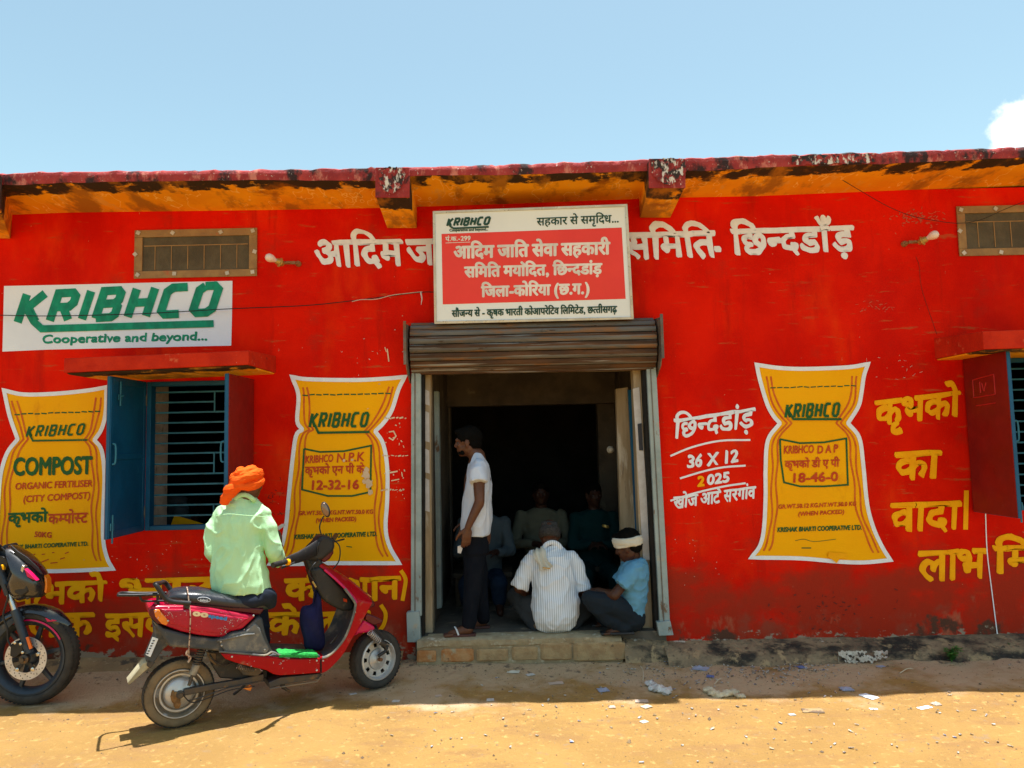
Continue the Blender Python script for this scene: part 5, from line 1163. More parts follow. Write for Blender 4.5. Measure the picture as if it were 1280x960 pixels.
mb = MB(); mb.lathe(Q(1, 705, .09), AX, [(.05, -.02), (.055, .0), (.05, .01), (0, .012)], 20); mb.build('horn', M['bplast'], MO, smooth=True)
mp_('amber_chip', [(1, 706), (3, 707), (5, 712), (3, 712)], .12, .10, M['lemon'], .001)
# the rest of the machine, outside the frame
def mw(x, z, y=0): return Vector((mc.x+x, YM+y, z))
mb = MB(); mb.loft([[mw(x, z+math.sin(a)*h, math.cos(a)*w_) for a in [2*math.pi*k/16 for k in range(16)]] for x, z, h, w_ in ((-.28, .80, .05, .06), (-.38, .84, .11, .13), (-.55, .86, .13, .15), (-.72, .82, .10, .12), (-.78, .80, .05, .08))]); mb.build('fuel_tank', M['bkpaint'], MO, smooth=True)
mb = MB(); mb.loft([[mw(x, z+math.sin(a)*h, math.cos(a)*w_) for a in [2*math.pi*k/14 for k in range(14)]] for x, z, h, w_ in ((-.74, .80, .04, .09), (-.95, .78, .05, .12), (-1.2, .82, .05, .12), (-1.42, .87, .04, .08))]); mb.build('seat', M['seat'], MO, smooth=True)
mb = MB(); mb.tube([mw(-.22, .78), mw(-.30, .42), mw(-.75, .28), mw(-.85, .70)], .022, 10); mb.tube([mw(-.22, .80), mw(-.85, .70), mw(-1.4, .80)], .02, 10); mb.build('frame', M['bplast'], MO, smooth=True)
mb = MB(); mb.box(mw(-.52, .42), (.34, .24, .34)); 
for k in range(7): mb.box(mw(-.46, .50+k*.02), (.24, .28, .006))
mb.build('engine', M['slate'], MO, bevel=.02)
mb = MB(); mb.tube(smoothpts([mw(-.36, .42, -.1), mw(-.42, .22, -.14), mw(-.8, .22, -.16), mw(-1.35, .36, -.18)], 5), [.02]*11+[.045]*5, 12); mb.build('exhaust', M['chrome'], MO, smooth=True)
mc2 = mc+Vector((-1.28, 0, 0)); mwheel(mc2, 'rear_wheel')
mb = MB(); mb.tube([mw(-.75, .30, -.07), mc2+Vector((0, -.07, 0))], .02, 8); mb.tube([mw(-.75, .30, .07), mc2+Vector((0, .07, 0))], .02, 8); mb.build('swing_arm', M['slate'], MO, smooth=True)
for s in (.11, -.11): mb = MB(); mb.tube([mc2+Vector((.05, s, .03)), mw(-1.15, .76, s)], .022, 8); mb.build('shock', M['chrome'], MO, smooth=True)
mp_('side_stand', [(-110, 860), (-106, 858), (-100, 905), (-106, 908)], -.10, -.12, M['dkmetal'], .003)

# screws, cables and scuffs on the scooter
for x, y, n in ((317, 769.5, .166), (276, 802, .158), (277, 807, .158), (290, 821, .168), (396, 826, .168), (396, 838, .168), (404, 826, .170), (444, 765, .170), (210, 776, .158), (331, 812, .155)):
    mb = MB(); mb.lathe(S(x, y, n), EN, [(.0055, -.004), (.0055, .001), (.003, .0025), (0, .0025)], 8); mb.build('screw', M['silver'], SC, smooth=True)
mb = MB()
for i in range(70):
    x, y = random.choice(((random.gauss(283, 7), random.gauss(786, 3)), (random.gauss(215, 14), random.gauss(768, 3)), (random.uniform(285, 400), random.uniform(824, 840)), (random.gauss(290, 8), random.gauss(776, 3)))); n = .1695 if y > 815 else .163
    a_ = random.uniform(0, 3); l = random.uniform(.001, .006); q = S(x, y, n); t = ES*math.cos(a_)+Vector((0, 0, math.sin(a_))); s_ = EN.cross(t)*random.uniform(.0005, .0014); mb.prism([q-t*l-s_, q+t*l-s_, q+t*l+s_, q-t*l+s_], [p-EN*.006 for p in (q-t*l-s_, q+t*l-s_, q+t*l+s_, q-t*l+s_)])
o_ = mb.build('scratches', mat('scratch_pale', (.60, .42, .40), .7), SC, normals=False); o_['kind'] = 'stuff'
stube('control_cable', [(398, 700, .07), (392, 706, .10), (386, 716, .10), (392, 726, .09)], .004, M['bplast'], sm=5)
stube('control_cable', [(412, 672, .0), (424, 682, .02), (424, 700, .02), (416, 712, .02)], .004, M['bplast'], sm=5)
stube('wiring', [(262, 818, .07), (268, 826, .08), (280, 832, .08), (292, 828, .07), (306, 834, .07)], .005, M['bplast'], sm=5)
stube('wiring', [(228, 868, .08), (240, 878, .08), (262, 872, .08), (290, 862, .07), (318, 858, .06)], .0035, M['bplast'], sm=5)
panel('battery_cover', [(300, 822), (318, 830), (330, 838), (322, 846), (304, 844), (296, 834)], .075, .03, M['dkmetal'], bevel=.006)
panel('orange_tag', [(304, 861), (312, 856), (316, 858), (313, 864)], .04, .03, M['amber'], bevel=.002)
# ---------------------------------------------------------------- people
M['skin'] = mat('skin_brown', (.12, .045, .022), .5, (.09, .034, .017), 14, bump=.1, bscale=120, spec=.35)
M['skin2'] = mat('skin_dark', (.075, .027, .013), .5, (.06, .021, .010), 14, bump=.1, bscale=120, spec=.35)
M['skin3'] = mat('skin_indoor_shade', (.035, .013, .007), .6, (.03, .01, .006), 14)  # skin of the figures inside, indoor shade darkened into the colour
M['bench'] = mat('dark_bench', (.05, .035, .022), .7)
M['hair'] = mat('hair_black', (.004, .0035, .003), .8, bump=.6, bscale=220, spec=.08)
M['hair_grey'] = mat('hair_grey', (.055, .05, .047), .8, (.02, .018, .017), 90, bump=.6, bscale=220)
M['eye'] = mat('eye', (.06, .05, .045), .3)
def cloth(name, col, col2=None, **k): return mat(name, col, .85, col2 or tuple(c*.86 for c in col), 5, bump=.25, bscale=260, spec=.15, **k)
M['mint'] = cloth('mint_shirt', (.50, .80, .47), (.45, .74, .42)); M['turban'] = cloth('orange_turban', (.95, .13, .008), (.85, .09, .006))
M['jeans'] = cloth('dark_jeans', (.02, .027, .045)); M['tee_white'] = cloth('white_tee', (.60, .66, .78)); M['navy'] = cloth('navy_trousers', (.004, .006, .012))
M['tee_blue'] = cloth('blue_tee', (.13, .33, .50), (.11, .29, .45)); M['slatejean'] = cloth('slate_trousers', (.014, .021, .03)); M['greyjean'] = cloth('grey_trousers', (.045, .05, .056))
M['cream'] = cloth('cream_cloth', (.66, .62, .52)); M['khaki'] = cloth('khaki_shirt', (.11, .11, .08)); M['bluegrey'] = cloth('blue_grey_shirt', (.06, .08, .095)); M['bluejean'] = cloth('blue_jeans', (.008, .02, .045))
M['tealcloth'] = cloth('teal_cloth', (.003, .028, .03)); M['sandal'] = mat('sandal', (.10, .04, .035), .7); M['strap'] = mat('strap_white', (.7, .7, .7), .5)
M['striped'] = cloth('striped_shirt', (.76, .80, .86), (.72, .76, .82))
_t = M['striped'].node_tree; _b = _t.nodes['Principled BSDF']; _src = _b.inputs['Base Color'].links[0].from_socket
_tc = _t.nodes.new('ShaderNodeTexCoord'); _sx = _t.nodes.new('ShaderNodeSeparateXYZ'); _t.links.new(_tc.outputs['Object'], _sx.inputs[0])
_m1 = _t.nodes.new('ShaderNodeMath'); _m1.operation = 'MULTIPLY'; _t.links.new(_sx.outputs[0], _m1.inputs[0]); _m1.inputs[1].default_value = 2*math.pi/.0155
_m2 = _t.nodes.new('ShaderNodeMath'); _m2.operation = 'SINE'; _t.links.new(_m1.outputs[0], _m2.inputs[0])
_mr = _t.nodes.new('ShaderNodeMapRange'); _t.links.new(_m2.outputs[0], _mr.inputs[0]); _mr.inputs[1].default_value = .35; _mr.inputs[2].default_value = .8
_mx = _t.nodes.new('ShaderNodeMix'); _mx.data_type = 'RGBA'; _t.links.new(_mr.outputs[0], _mx.inputs[0]); _t.links.new(_src, _mx.inputs[6]); _mx.inputs[7].default_value = (.42, .45, .50, 1); _t.links.new(_mx.outputs[2], _b.inputs['Base Color'])

def fuse(name, mb, mt, parent, vox=.009, smooth=5, fold=None, label=None, cut=None):
    """melt overlapping closed shapes into one skin; fold = (height, frequency, stretch vector, seed)"""
    me = mb.mesh(name, org(parent)); o = mkobj(name, me, parent)
    m = o.modifiers.new('r', 'REMESH'); m.mode = 'VOXEL'; m.voxel_size = vox; m.adaptivity = 0
    m = o.modifiers.new('s', 'SMOOTH'); m.factor = .5; m.iterations = smooth
    bpy.context.view_layer.update(); bake(o); me = o.data
    if fold:
        h, fq, st, sd = fold; n = len(me.vertices); me.update()
        co = [v.co.copy() for v in me.vertices]; no = [v.normal.copy() for v in me.vertices]
        for i in range(n):
            p = co[i]; q = Vector((p.x*st[0]+sd, p.y*st[1], p.z*st[2]))*fq
            wv = Vector((noise.noise(q*.5), noise.noise(q*.5+Vector((7, 7, 7))), 0))*.9
            a = 1-abs(noise.noise(q+wv))*2.2; b2 = noise.noise(q*2.3+wv)
            me.vertices[i].co = p+no[i]*h*(a*a*math.copysign(1, a)*.9+.35*b2-.3)
    me.materials.clear(); me.materials.append(mt); me.polygons.foreach_set('use_smooth', [True]*len(me.polygons)); me.update()
    if label: o['label'] = label
    return o
def PP(x, y, D): return P(x, y, D)
def sleeve(mb, *L):
    mb.ell(L[0][0], (L[0][1],)*3); mb.tube([p for p, r in L], [r for p, r in L], 16)
    return mb
def person(label, loc, group=None): return thing('person', label, 'person', tuple(loc), group)
def basis(f, up=(0, 0, 1)):
    f = Vector(f).normalized(); l = Vector(up).cross(f).normalized(); u = f.cross(l); return Matrix((f, l, u)).transposed()
def head(mb, c, f, s=1., up=(0, 0, 1)):
    """skull, jaw, brow, nose, lips, chin, ears; c is the skull's middle, f the way it faces"""
    B_ = basis(f, up); c = Vector(c); T = lambda x, y, z: c+B_ @ (Vector((x, y, z))*s); E = lambda x, y, z, a, b_, d: mb.ell(T(x, y, z), (a*s, b_*s, d*s), B_)
    E(-.008, 0, .022, .094, .074, .088); E(.028, 0, -.040, .062, .057, .066); E(.052, 0, -.082, .030, .030, .024)
    E(-.0, .04, -.045, .045, .028, .045); E(0, -.04, -.045, .045, .028, .045)
    mb.cap(T(.080, -.03, .022), .012*s, T(.080, .03, .022), .012*s); mb.cap(T(.082, 0, .012), .010*s, T(.098, 0, -.022), .0125*s); E(.092, .012, -.026, .011, .009, .008); E(.092, -.012, -.026, .011, .009, .008)
    mb.cap(T(.080, -.018, -.052), .0085*s, T(.080, .018, -.052), .0085*s); mb.cap(T(.078, -.014, -.064), .0085*s, T(.078, .014, -.064), .0085*s)
    E(.062, .036, -.018, .022, .018, .018); E(.062, -.036, -.018, .022, .018, .018)
    for q in (1, -1): E(-.004, .078*q, -.012, .017, .008, .030); E(.002, .074*q, -.035, .009, .007, .010)
    return T, B_
def eyes(T, parent, s=1.):
    for q in (1, -1): mb = MB(); mb.ell(T(.069, .030*q, .000), (.0115*s,)*3); mb.build('eye', M['eye'], parent, smooth=True)
def hair(T, B_, parent, mt, s=1., bald=False):
    mb = MB()
    if bald:
        for a in range(-150, 151, 20): mb.ell(T(-.012-.082*math.cos(R(a)), .066*math.sin(R(a)), .006), (.024*s, .024*s, .046*s), B_); mb.ell(T(-.055, .02*math.sin(a), .062), (.030*s, .05*s, .030*s), B_)
    else: mb.ell(T(-.016, 0, .036), (.098*s, .080*s, .088*s), B_); mb.ell(T(-.045, 0, -.015), (.060*s, .070*s, .055*s), B_); mb.ell(T(.05, 0, .085), (.045*s, .05*s, .026*s), B_)
    return fuse('hair', mb, mt, parent, .007, 2, (.004, 30, (1, 1, 1), 3))
def hand(mb, wr, d, nrm, thumb, curl=.35, s=1., spread=1.):
    """palm and five bent fingers: d points along the hand, nrm out of the back of it, thumb towards the thumb side"""
    d = Vector(d).normalized(); nrm = Vector(nrm); nrm = (nrm-d*nrm.dot(d)).normalized(); th = Vector(thumb); th = (th-d*th.dot(d)-nrm*th.dot(nrm)).normalized()
    wr = Vector(wr); Mh = Matrix((d, th, nrm)).transposed()
    mb.ell(wr+d*.045*s, (.050*s, .038*s, .016*s), Mh); mb.cap(wr, .022*s, wr+d*.03*s, .020*s)
    for k, (off, ln, r) in enumerate(((.028, .072, .0088), (.010, .080, .0092), (-.009, .074, .0088), (-.027, .058, .0078))):
        p = wr+d*.078*s+th*off*s; mb.cap(wr+d*.04*s+th*off*.8*s, .011*s, p, r*1.08*s, 8); ang = 0; cur = curl*(.8+.12*k)
        for j, fr in enumerate((.45, .32, .23)):
            ang += cur*(.6 if j == 0 else 1.1); dd = (d*math.cos(ang)-nrm*math.sin(ang)+th*off*.9*spread).normalized(); q = p+dd*ln*fr*s
            mb.cap(p, r*s*(1-.07*j), q, r*s*(.93-.09*j), 8); p = q
    p = wr+d*.02*s+th*.022*s; a = 0
    for j, (ln, r) in enumerate(((.042, .0125), (.032, .0105), (.025, .009))):
        dd = (d*(.72+.1*j)+th*(.75-.28*j)-nrm*(.25+.25*curl*j)).normalized(); q = p+dd*ln*s; mb.cap(p, r*s, q, r*.92*s, 8); p = q
def ering(c, a, b, n=20, pw=1.): # a,b half axis vectors
    c, a, b = Vector(c), Vector(a), Vector(b)
    return [c+a*math.cos(2*math.pi*k/n)+b*math.sin(2*math.pi*k/n) for k in range(n)]
def trunk(mb, rows, fwd=(0, 1, 0)):
    """rows: (left px, right px, y px, D, half depth)"""
    rr = []
    for x0, x1, y, D, dp in rows:
        a, b = PP(x0, y, D), PP(x1, y, D); rr.append(ering((a+b)/2, (b-a)/2, Vector((0, dp, 0))))
    mb.loft(rr); return mb

# --- the man in the orange turban, side-saddle on the scooter, back to us
p1 = person('man in an orange turban and pale green shirt sitting on the red scooter, back turned', PP(318, 760, 4.66))
D = 5.5+S(302, 741).y
mb = MB(); trunk(mb, [(266, 341, 739.5, D, .115), (264, 338, 730, D, .125), (264, 333, 712, D, .12), (267, 329, 690, D+.01, .115), (268, 329, 668, D+.02, .115), (268, 331, 652, D+.02, .11), (269, 334, 642, D+.03, .10), (275, 331, 633, D+.04, .08), (286, 321, 627, D+.04, .07), (292, 318, 621.5, D+.045, .062), (295, 316, 618.5, D+.06, .05)])
mb.chain([(PP(275, 645, D+.04), .050), (PP(266, 662, D+.01), .048), (PP(264.5, 690, D-.01), .046)]); mb.tube([PP(264.5, 690, D-.01), PP(276, 701, D+.20)], [.046, .042], 12)
mb.chain([(PP(329, 647, D+.04), .050), (PP(337, 662, D+.03), .050), (PP(342, 688, D+.02), .049)]); mb.tube([PP(342, 688, D+.02), PP(347, 699, D+.10), PP(349, 700, D+.18)], [.050, .050, .044], 12)
mb.chain([(PP(303, 628, D+.05), .05), (PP(280, 640, D+.04), .045)]); mb.chain([(PP(310, 628, D+.05), .05), (PP(330, 643, D+.04), .045)])
fuse('shirt', mb, M['mint'], p1, .0062, 2, (.0105, 9.5, (1.25, 1, .85), 2))
mb = MB(); mb.tube(smoothpts([PP(293, 624, D-.02), PP(299, 619.5, D-.015), PP(308, 619, D-.01), PP(316, 624, D-.01), PP(319, 629, D+.04)], 5), .009, 8, flat=1.6); mb.build('collar', M['mint'], p1, smooth=True)
mb = MB(); mb.tube(smoothpts([PP(268, 645.5, D-.085), PP(285, 642.5, D-.115), PP(305, 644, D-.118), PP(325, 645.5, D-.105), PP(335, 648, D-.08)], 5), .0022, 5); mb.build('yoke_seam', M['mint'], p1, smooth=True)
mb = MB(); hc = PP(311, 605, D+.05); fd = Vector((.35, .92, -.12)); T_, B_ = head(mb, hc, fd, .95)
mb.chain([(hc-Vector((0, .01, .06)), .052), (PP(306, 628, D+.04), .055), (PP(302, 650, D+.04), .08), (PP(300, 700, D+.02), .085), (PP(302, 735, D), .09)])
mb.chain([(PP(329, 648, D+.05), .038), (PP(342, 688, D+.02), .036), (PP(349, 684, D+.20), .027)]); mb.chain([(PP(276, 648, D+.05), .038), (PP(265, 690, D), .036), (PP(285, 700, D+.28), .027)])
mb.chain([(PP(302, 735, D), .10), (PP(322, 748, D+.35), .06), (PP(329, 810, D+.36), .04), (PP(331, 818, D+.46), .03)]); mb.chain([(PP(302, 735, D), .10), (PP(292, 748, D+.37), .06), (PP(296, 818, D+.36), .04)])
hand(mb, PP(349, 684, D+.20), PP(351, 664, D+.28)-PP(349, 684, D+.20), (.6, .5, .2), (-1, 0, .3), .5, .95)
hand(mb, PP(286, 700, D+.28), (.5, .8, .1), (0, -.2, 1), (1, 0, 0), .4, .95)
fuse('body', mb, M['skin'], p1, .006, 3)
mb = MB(); mb.ell(PP(304, 748, D), (.19, .125, .062)); mb.cap(PP(316, 747, D+.02), .085, PP(322, 748, D+.36), .075); mb.cap(PP(296, 746, D+.02), .085, PP(294, 748, D+.36), .075)
mb.cap(PP(322, 748, D+.36), .073, PP(328, 806, D+.34), .05); mb.cap(PP(294, 748, D+.36), .073, PP(297, 806, D+.34), .05); mb.cap(PP(334, 745, D-.02), .055, PP(337, 752, D+.03), .045)
fuse('trousers', mb, M['jeans'], p1, .009, 4, (.008, 9, (1, 1, .8), 5))
for x in (330, 298): mb = MB(); a_ = PP(x, 818, D+.38); mb.loft([ering(a_+Vector((0, -.05+.04*k, -.02)), (w_, 0, 0), (0, 0, h_)) for k, (w_, h_) in enumerate(((.02, .015), (.035, .03), (.035, .03), (.04, .025), (.043, .022), (.04, .02), (.02, .012)))]); mb.build('shoe', M['bplast'], p1, smooth=True)
# turban: wound bands over a soft core, with a loose end on the left
mb = MB(); tcn = PP(308.5, 599, D+.03); mb.ell(tcn, (.078, .085, .066)); Mt_ = Matrix.Rotation(R(-14), 3, 'Y')
for k, (tz, ty, rr0, r_, ph) in enumerate(((-.045, 0, .085, .022, .0), (-.028, 12, .094, .024, .6), (-.005, -14, .096, .024, 1.3), (.018, 10, .088, .024, 2.0), (.04, -20, .068, .024, .4), (-.02, 28, .090, .018, .2), (.055, 14, .045, .024, 1.), (.0, -32, .088, .017, 2.2))):
    Mk = Matrix.Rotation(R(ty), 3, 'Y') @ Matrix.Rotation(R(ty*.5), 3, 'X') @ Mt_
    q = [tcn+Mk @ Vector((rr0*.88*math.cos(a), rr0*.93*math.sin(a), tz*.93+.008*math.sin(2*a+ph))) for a in [2*math.pi*j/28 for j in range(29)]]; mb.tube(q, r_, 8)
mb.chain([(PP(298, 608, D-.04), .028), (PP(290, 614, D-.05), .034), (PP(284, 620, D-.06), .036), (PP(281, 626, D-.06), .030)]); mb.chain([(PP(294, 607, D-.05), .02), (PP(285, 612, D-.07), .026), (PP(279, 625, D-.07), .014)])
fuse('turban', mb, M['turban'], p1, .0045, 0, (.005, 26, (.45, .8, 2.4), 8))
sheet('folded_paper', [(347, 658.5), (352, 655), (356, 654.5), (355.5, 657.5), (348, 663)], D+.33, M['paper'], 'small white folded paper held by the man in the orange turban', 'paper', k=.006)

# --- the man standing in the doorway, in profile facing left
p2 = person('standing man in a white tee shirt and dark trousers, facing left in the doorway', PP(590, 795, 5.5))
D = 5.52
mb = MB(); trunk(mb, [(576, 613, 668, D, .17), (576, 614, 655, D, .17), (577, 615, 640, D, .17), (579, 615, 620, D, .175), (581, 614.5, 605, D, .18), (584, 613, 590, D, .18), (586, 610, 581, D, .17), (589, 606, 574, D, .13), (591, 604, 569, D, .08), (592, 603, 566, D, .06)])
sh = PP(598, 586, D-.16)
sleeve(mb, (PP(599, 583, D-.13), .058), (PP(598, 588, D-.17), .060), (PP(598.5, 603, D-.20), .066)); sleeve(mb, (PP(597, 583, D+.13), .055), (PP(594, 600, D+.2), .06))
fuse('tee_shirt', mb, M['tee_white'], p2, .0075, 4, (.010, 8, (1.1, 1, .6), 11))
mb = MB(); hc = PP(585, 552.5, D+.0); f = Vector((-1, .12, -.08)); T_, B_ = head(mb, hc, f, .98)
mb.chain([(hc+Vector((.02, 0, -.06)), .055), (PP(597, 570, D), .058), (PP(597, 600, D), .10), (PP(595, 640, D), .10), (PP(595, 672, D), .11)])
mb.chain([(PP(598, 586, D-.15), .048), (PP(599.5, 626, D-.20), .037), (PP(598.5, 630, D-.20), .038), (PP(588, 652, D-.21), .028), (PP(585, 659, D-.21), .024)])
mb.chain([(PP(596, 586, D+.15), .048), (PP(594, 625, D+.2), .036), (PP(584, 652, D+.17), .025)])
hand(mb, PP(584.5, 659, D-.21), (-.10, -.0, -1), (.2, -1, 0), (-1, 0, -.2), .32, .98); hand(mb, PP(584, 652, D+.17), (-.4, 0, -1), (0, 1, 0), (-1, 0, 0), .5, .98)
for x0, x1, y1, dd in ((592, 586, 788, -.08), (598, 604, 779, .14)):
    mb.chain([(PP(594, 680, D+dd*.7), .06), (PP(x0, 730, D+dd), .045), (PP(x1, y1-6, D+dd), .034)])
    a_ = PP(x1, y1, D+dd); a_.z = FZ+.05; mb.chain([(a_, .036), (a_+Vector((-.05, -.0, -.012)), .034), (a_+Vector((-.13, -.01, -.028)), .022)])
    for k in range(5): mb.cap(a_+Vector((-.125+abs(k-1)*.006, -.036+.017*k, -.032)), .012 if k else .015, a_+Vector((-.165+k*.007, -.040+.018*k, -.036)), .009 if k else .012, 8)
fuse('body', mb, M['skin'], p2, .0048, 3); eyes(T_, p2); hair(T_, B_, p2, M['hair'], 1.)
mb = MB()
for a in (-60, -30, 0, 30, 60): mb.ell(T_(.055*math.cos(R(a))+.012, .052*math.sin(R(a)), -.075), (.018, .016, .020), B_)
fuse('beard', mb, M['hair'], p2, .006, 1)
mb = MB(); mb.loft([ering((PP(577, 666, D)+PP(611, 666, D))/2, (.10, 0, 0), (0, .15, 0)), ering(PP(594, 690, D), (.105, 0, 0), (0, .15, 0))])
for x0, x1, y1, dd in ((592, 586, 786, -.07), (599, 604, 777, .13)): mb.chain([(PP(593, 684, D+dd*.7), .088), (PP(x0, 728, D+dd), .068), (PP(x1, y1-5, D+dd), .052)])
fuse('trousers', mb, M['navy'], p2, .009, 3, (.006, 8, (1, 1, .6), 3))
for x1, y1, dd in ((586, 788, -.08), (604, 779, .14)):
    a_ = PP(x1, y1, D+dd); z = FZ+.004; mb = MB(); q = [Vector((a_.x+dx, a_.y+dy, z)) for dx, dy in ((.05, -.03), (.05, .03), (0, .035), (-.08, .04), (-.15, .045), (-.185, .02), (-.18, -.02), (-.14, -.045), (-.06, -.042), (0, -.035))]
    mb.prism(q, [p+Vector((0, 0, .016)) for p in q]); sd = mb.build('sandal', M['sandal'], p2, bevel=.003)
    mb = MB(); q = smoothpts([Vector((a_.x-.07, a_.y-.045, z+.015)), Vector((a_.x-.085, a_.y-.032, z+.05)), Vector((a_.x-.10, a_.y, z+.062)), Vector((a_.x-.095, a_.y+.035, z+.045)), Vector((a_.x-.08, a_.y+.042, z+.015))], 4); mb.tube(q, .009, 6, flat=.5); mb.build('strap', M['strap'], sd, smooth=True)
sheet('crumpled_paper', [(572, 683), (576, 682), (578, 686), (576, 692), (572, 691)], D-.17, M['paper'], 'scrap of white paper at the hand of the standing man', 'paper', k=.02)

# --- man squatting with his back to us, striped shirt
p3 = person('man in a striped white shirt squatting in the doorway, seen from behind', PP(692, 791, 5.5))
D = 5.55
mb = MB(); trunk(mb, [(679, 706, 790, D-.02, .05), (671, 717, 785, D-.02, .10), (666, 722, 775, D-.02, .135), (664, 725, 762, D-.01, .145), (665, 725, 750, D, .145), (666, 722, 736, D+.02, .135), (665, 720, 722, D+.03, .13), (664, 719, 708, D+.05, .12), (662, 719, 697, D+.06, .105), (666, 714, 690, D+.07, .08), (679, 702, 684, D+.09, .055), (682, 699, 679, D+.10, .05)])
sleeve(mb, (PP(667, 696, D+.07), .050), (PP(661, 704, D+.06), .056), (PP(649, 735, D+.05), .068)); sleeve(mb, (PP(713, 696, D+.07), .050), (PP(719, 704, D+.06), .056), (PP(728, 738, D+.05), .066))
fuse('shirt', mb, M['striped'], p3, .0075, 3, (.010, 9, (1.2, 1, .9), 6))
mb = MB(); mb.tube(smoothpts([PP(679, 686, D+.05), PP(683, 680.5, D+.045), PP(690, 678, D+.04), (PP(697, 680, D+.05)), PP(702, 686, D+.05)], 5), .010, 8, flat=1.7); mb.build('collar', M['striped'], p3, smooth=True)
mb = MB(); hc = PP(687, 667, D+.13); T_, B_ = head(mb, hc, Vector((.05, 1, -.35)), .95)
mb.chain([(hc-Vector((0, .02, .06)), .055), (PP(690, 685, D+.10), .057), (PP(691, 700, D+.08), .09), (PP(693, 760, D), .11)])
mb.chain([(PP(663, 699, D+.08), .045), (PP(648, 735, D+.06), .036), (PP(668, 748, D+.30), .028)]); mb.chain([(PP(717, 699, D+.08), .045), (PP(729, 737, D+.06), .036), (PP(712, 748, D+.30), .028)])
hand(mb, PP(668, 748, D+.30), (.8, .4, 0), (0, 0, 1), (0, 1, 0), .6, .95); hand(mb, PP(712, 748, D+.30), (-.8, .4, 0), (0, 0, 1), (0, 1, 0), .6, .95)
for s in (-1, 1):
    kn = PP(693+s*48, 746, D+.28); an = PP(693+s*21, 786, D+.05); mb.chain([(PP(693+s*8, 768, D+.02), .085), (kn, .055), (an, .038)])
    a_ = Vector((an.x, an.y, FZ+.035)); mb.chain([(an, .036), (a_, .034), (a_+Vector((s*.03, .14, -.012)), .024)]); 
    for k in range(5): mb.cap(a_+Vector((s*.03+.012*(k-2), .15, -.015)), .010, a_+Vector((s*.035+.015*(k-2), .19, -.02)), .009, 8)
fuse('body', mb, M['skin2'], p3, .006, 3); hair(T_, B_, p3, M['hair_grey'], .95, bald=True)
mb = MB()
for s in (-1, 1): mb.chain([(PP(693+s*8, 772, D+.03), .095), (PP(693+s*30, 757, D+.16), .085), (PP(693+s*49, 745, D+.28), .066)]); mb.chain([(PP(693+s*49, 745, D+.28), .064), (PP(693+s*34, 768, D+.14), .06), (PP(693+s*22, 785, D+.05), .045)])
fuse('trousers', mb, M['greyjean'], p3, .009, 3, (.007, 9, (1, 1, 1), 8))
for s in (-1, 1):
    a_ = PP(693+s*20, 789, D+.04); mb = MB(); mb.loft([ering(Vector((a_.x+s*.012*k, a_.y-.05+.045*k, FZ+.028-.003*k)), (w_, 0, 0), (0, 0, h_)) for k, (w_, h_) in enumerate(((.02, .014), (.034, .026), (.036, .026), (.036, .022), (.042, .022), (.042, .02), (.022, .012)))]); mb.build('shoe', mat('tan_shoe', (.22, .14, .08), .7), p3, smooth=True)
def towel(paths, w_, name, mt, label):
    mb = MB(); rr = []; q = smoothpts(paths, 6)
    for i, p in enumerate(q):
        t = (q[min(i+1, len(q)-1)]-q[max(0, i-1)]).normalized(); sd = t.cross(Vector((0, -1, .2))).normalized(); nn = t.cross(sd).normalized(); r = []; sd = Vector((.93, .1, .25)); nn = t.cross(sd).normalized()
        for j in range(13):
            f = j/12*2-1; r.append(p+sd*w_*f*(1+.15*math.sin(i*.4))+nn*.010*math.cos(f*7+i*.15))
        for j in range(13):
            f = 1-j/12*2; r.append(p+sd*w_*f*(1+.15*math.sin(i*.4))+nn*(.010*math.cos(f*7+i*.15)-.012))
        rr.append(r)
    mb.loft(rr); return top(name, mb, mt, label, 'towel', smooth=True)
tw = towel([PP(680, 694, D+.22), PP(676, 688, D+.14), PP(673, 685.5, D+.06), PP(673.5, 688, D-.01), PP(676, 697, D-.055), PP(680, 705, D-.075), PP(683, 711, D-.085)], .045, 'shoulder_towel', M['cream'], 'cream towel folded over the shoulder of the squatting man in the striped shirt')
mb = MB(); q0 = PP(683, 710, D-.10); mb.box(q0, (.055, .012, .008), Matrix.Rotation(R(10), 3, 'Y')); mb.build('towel_hem', mat('hem', (.62, .36, .12), .8), p3, bevel=.002)

# --- man squatting by the right post, blue tee, white headband, facing left
p4 = person('squatting man in a blue tee shirt with a white cloth tied round his head', PP(785, 792, 5.5))
D = 5.50
mb = MB()
rows = [(786, 792, 786, .05), (782, 797, 780, .11), (778, 804, 768, .15), (775, 807, 755, .16), (772, 809, 742, .165), (771, 810, 728, .17), (773, 810, 716, .175), (777, 809, 706, .17), (784, 806, 698, .12), (789, 801, 696, .07)]
trunk(mb, [(a, b, y, D+.03, d) for a, b, y, d in rows])
sleeve(mb, (PP(794, 711, D-.08), .056), (PP(788, 719, D-.12), .060), (PP(777, 733, D-.14), .066)); sleeve(mb, (PP(790, 712, D+.14), .055), (PP(772, 727, D+.18), .056))
fuse('tee_shirt', mb, M['tee_blue'], p4, .0075, 3, (.011, 10, (.8, 1, 1.6), 21))
mb = MB(); hc = PP(785, 682, D+.0); T_, B_ = head(mb, hc, Vector((-1, .45, -.42)), 1.02)
mb.chain([(hc+Vector((.025, 0, -.055)), .052), (PP(794, 703, D+.03), .055), (PP(794, 715, D+.03), .085), (PP(788, 765, D+.03), .08)])
mb.chain([(PP(793, 713, D-.06), .036), (PP(768, 744, D-.14), .037), (PP(764, 744, D-.12), .034), (PP(748, 738, D+.05), .026)]); mb.chain([(PP(790, 712, D+.15), .046), (PP(770, 742, D+.2), .036), (PP(752, 740, D+.12), .026)])
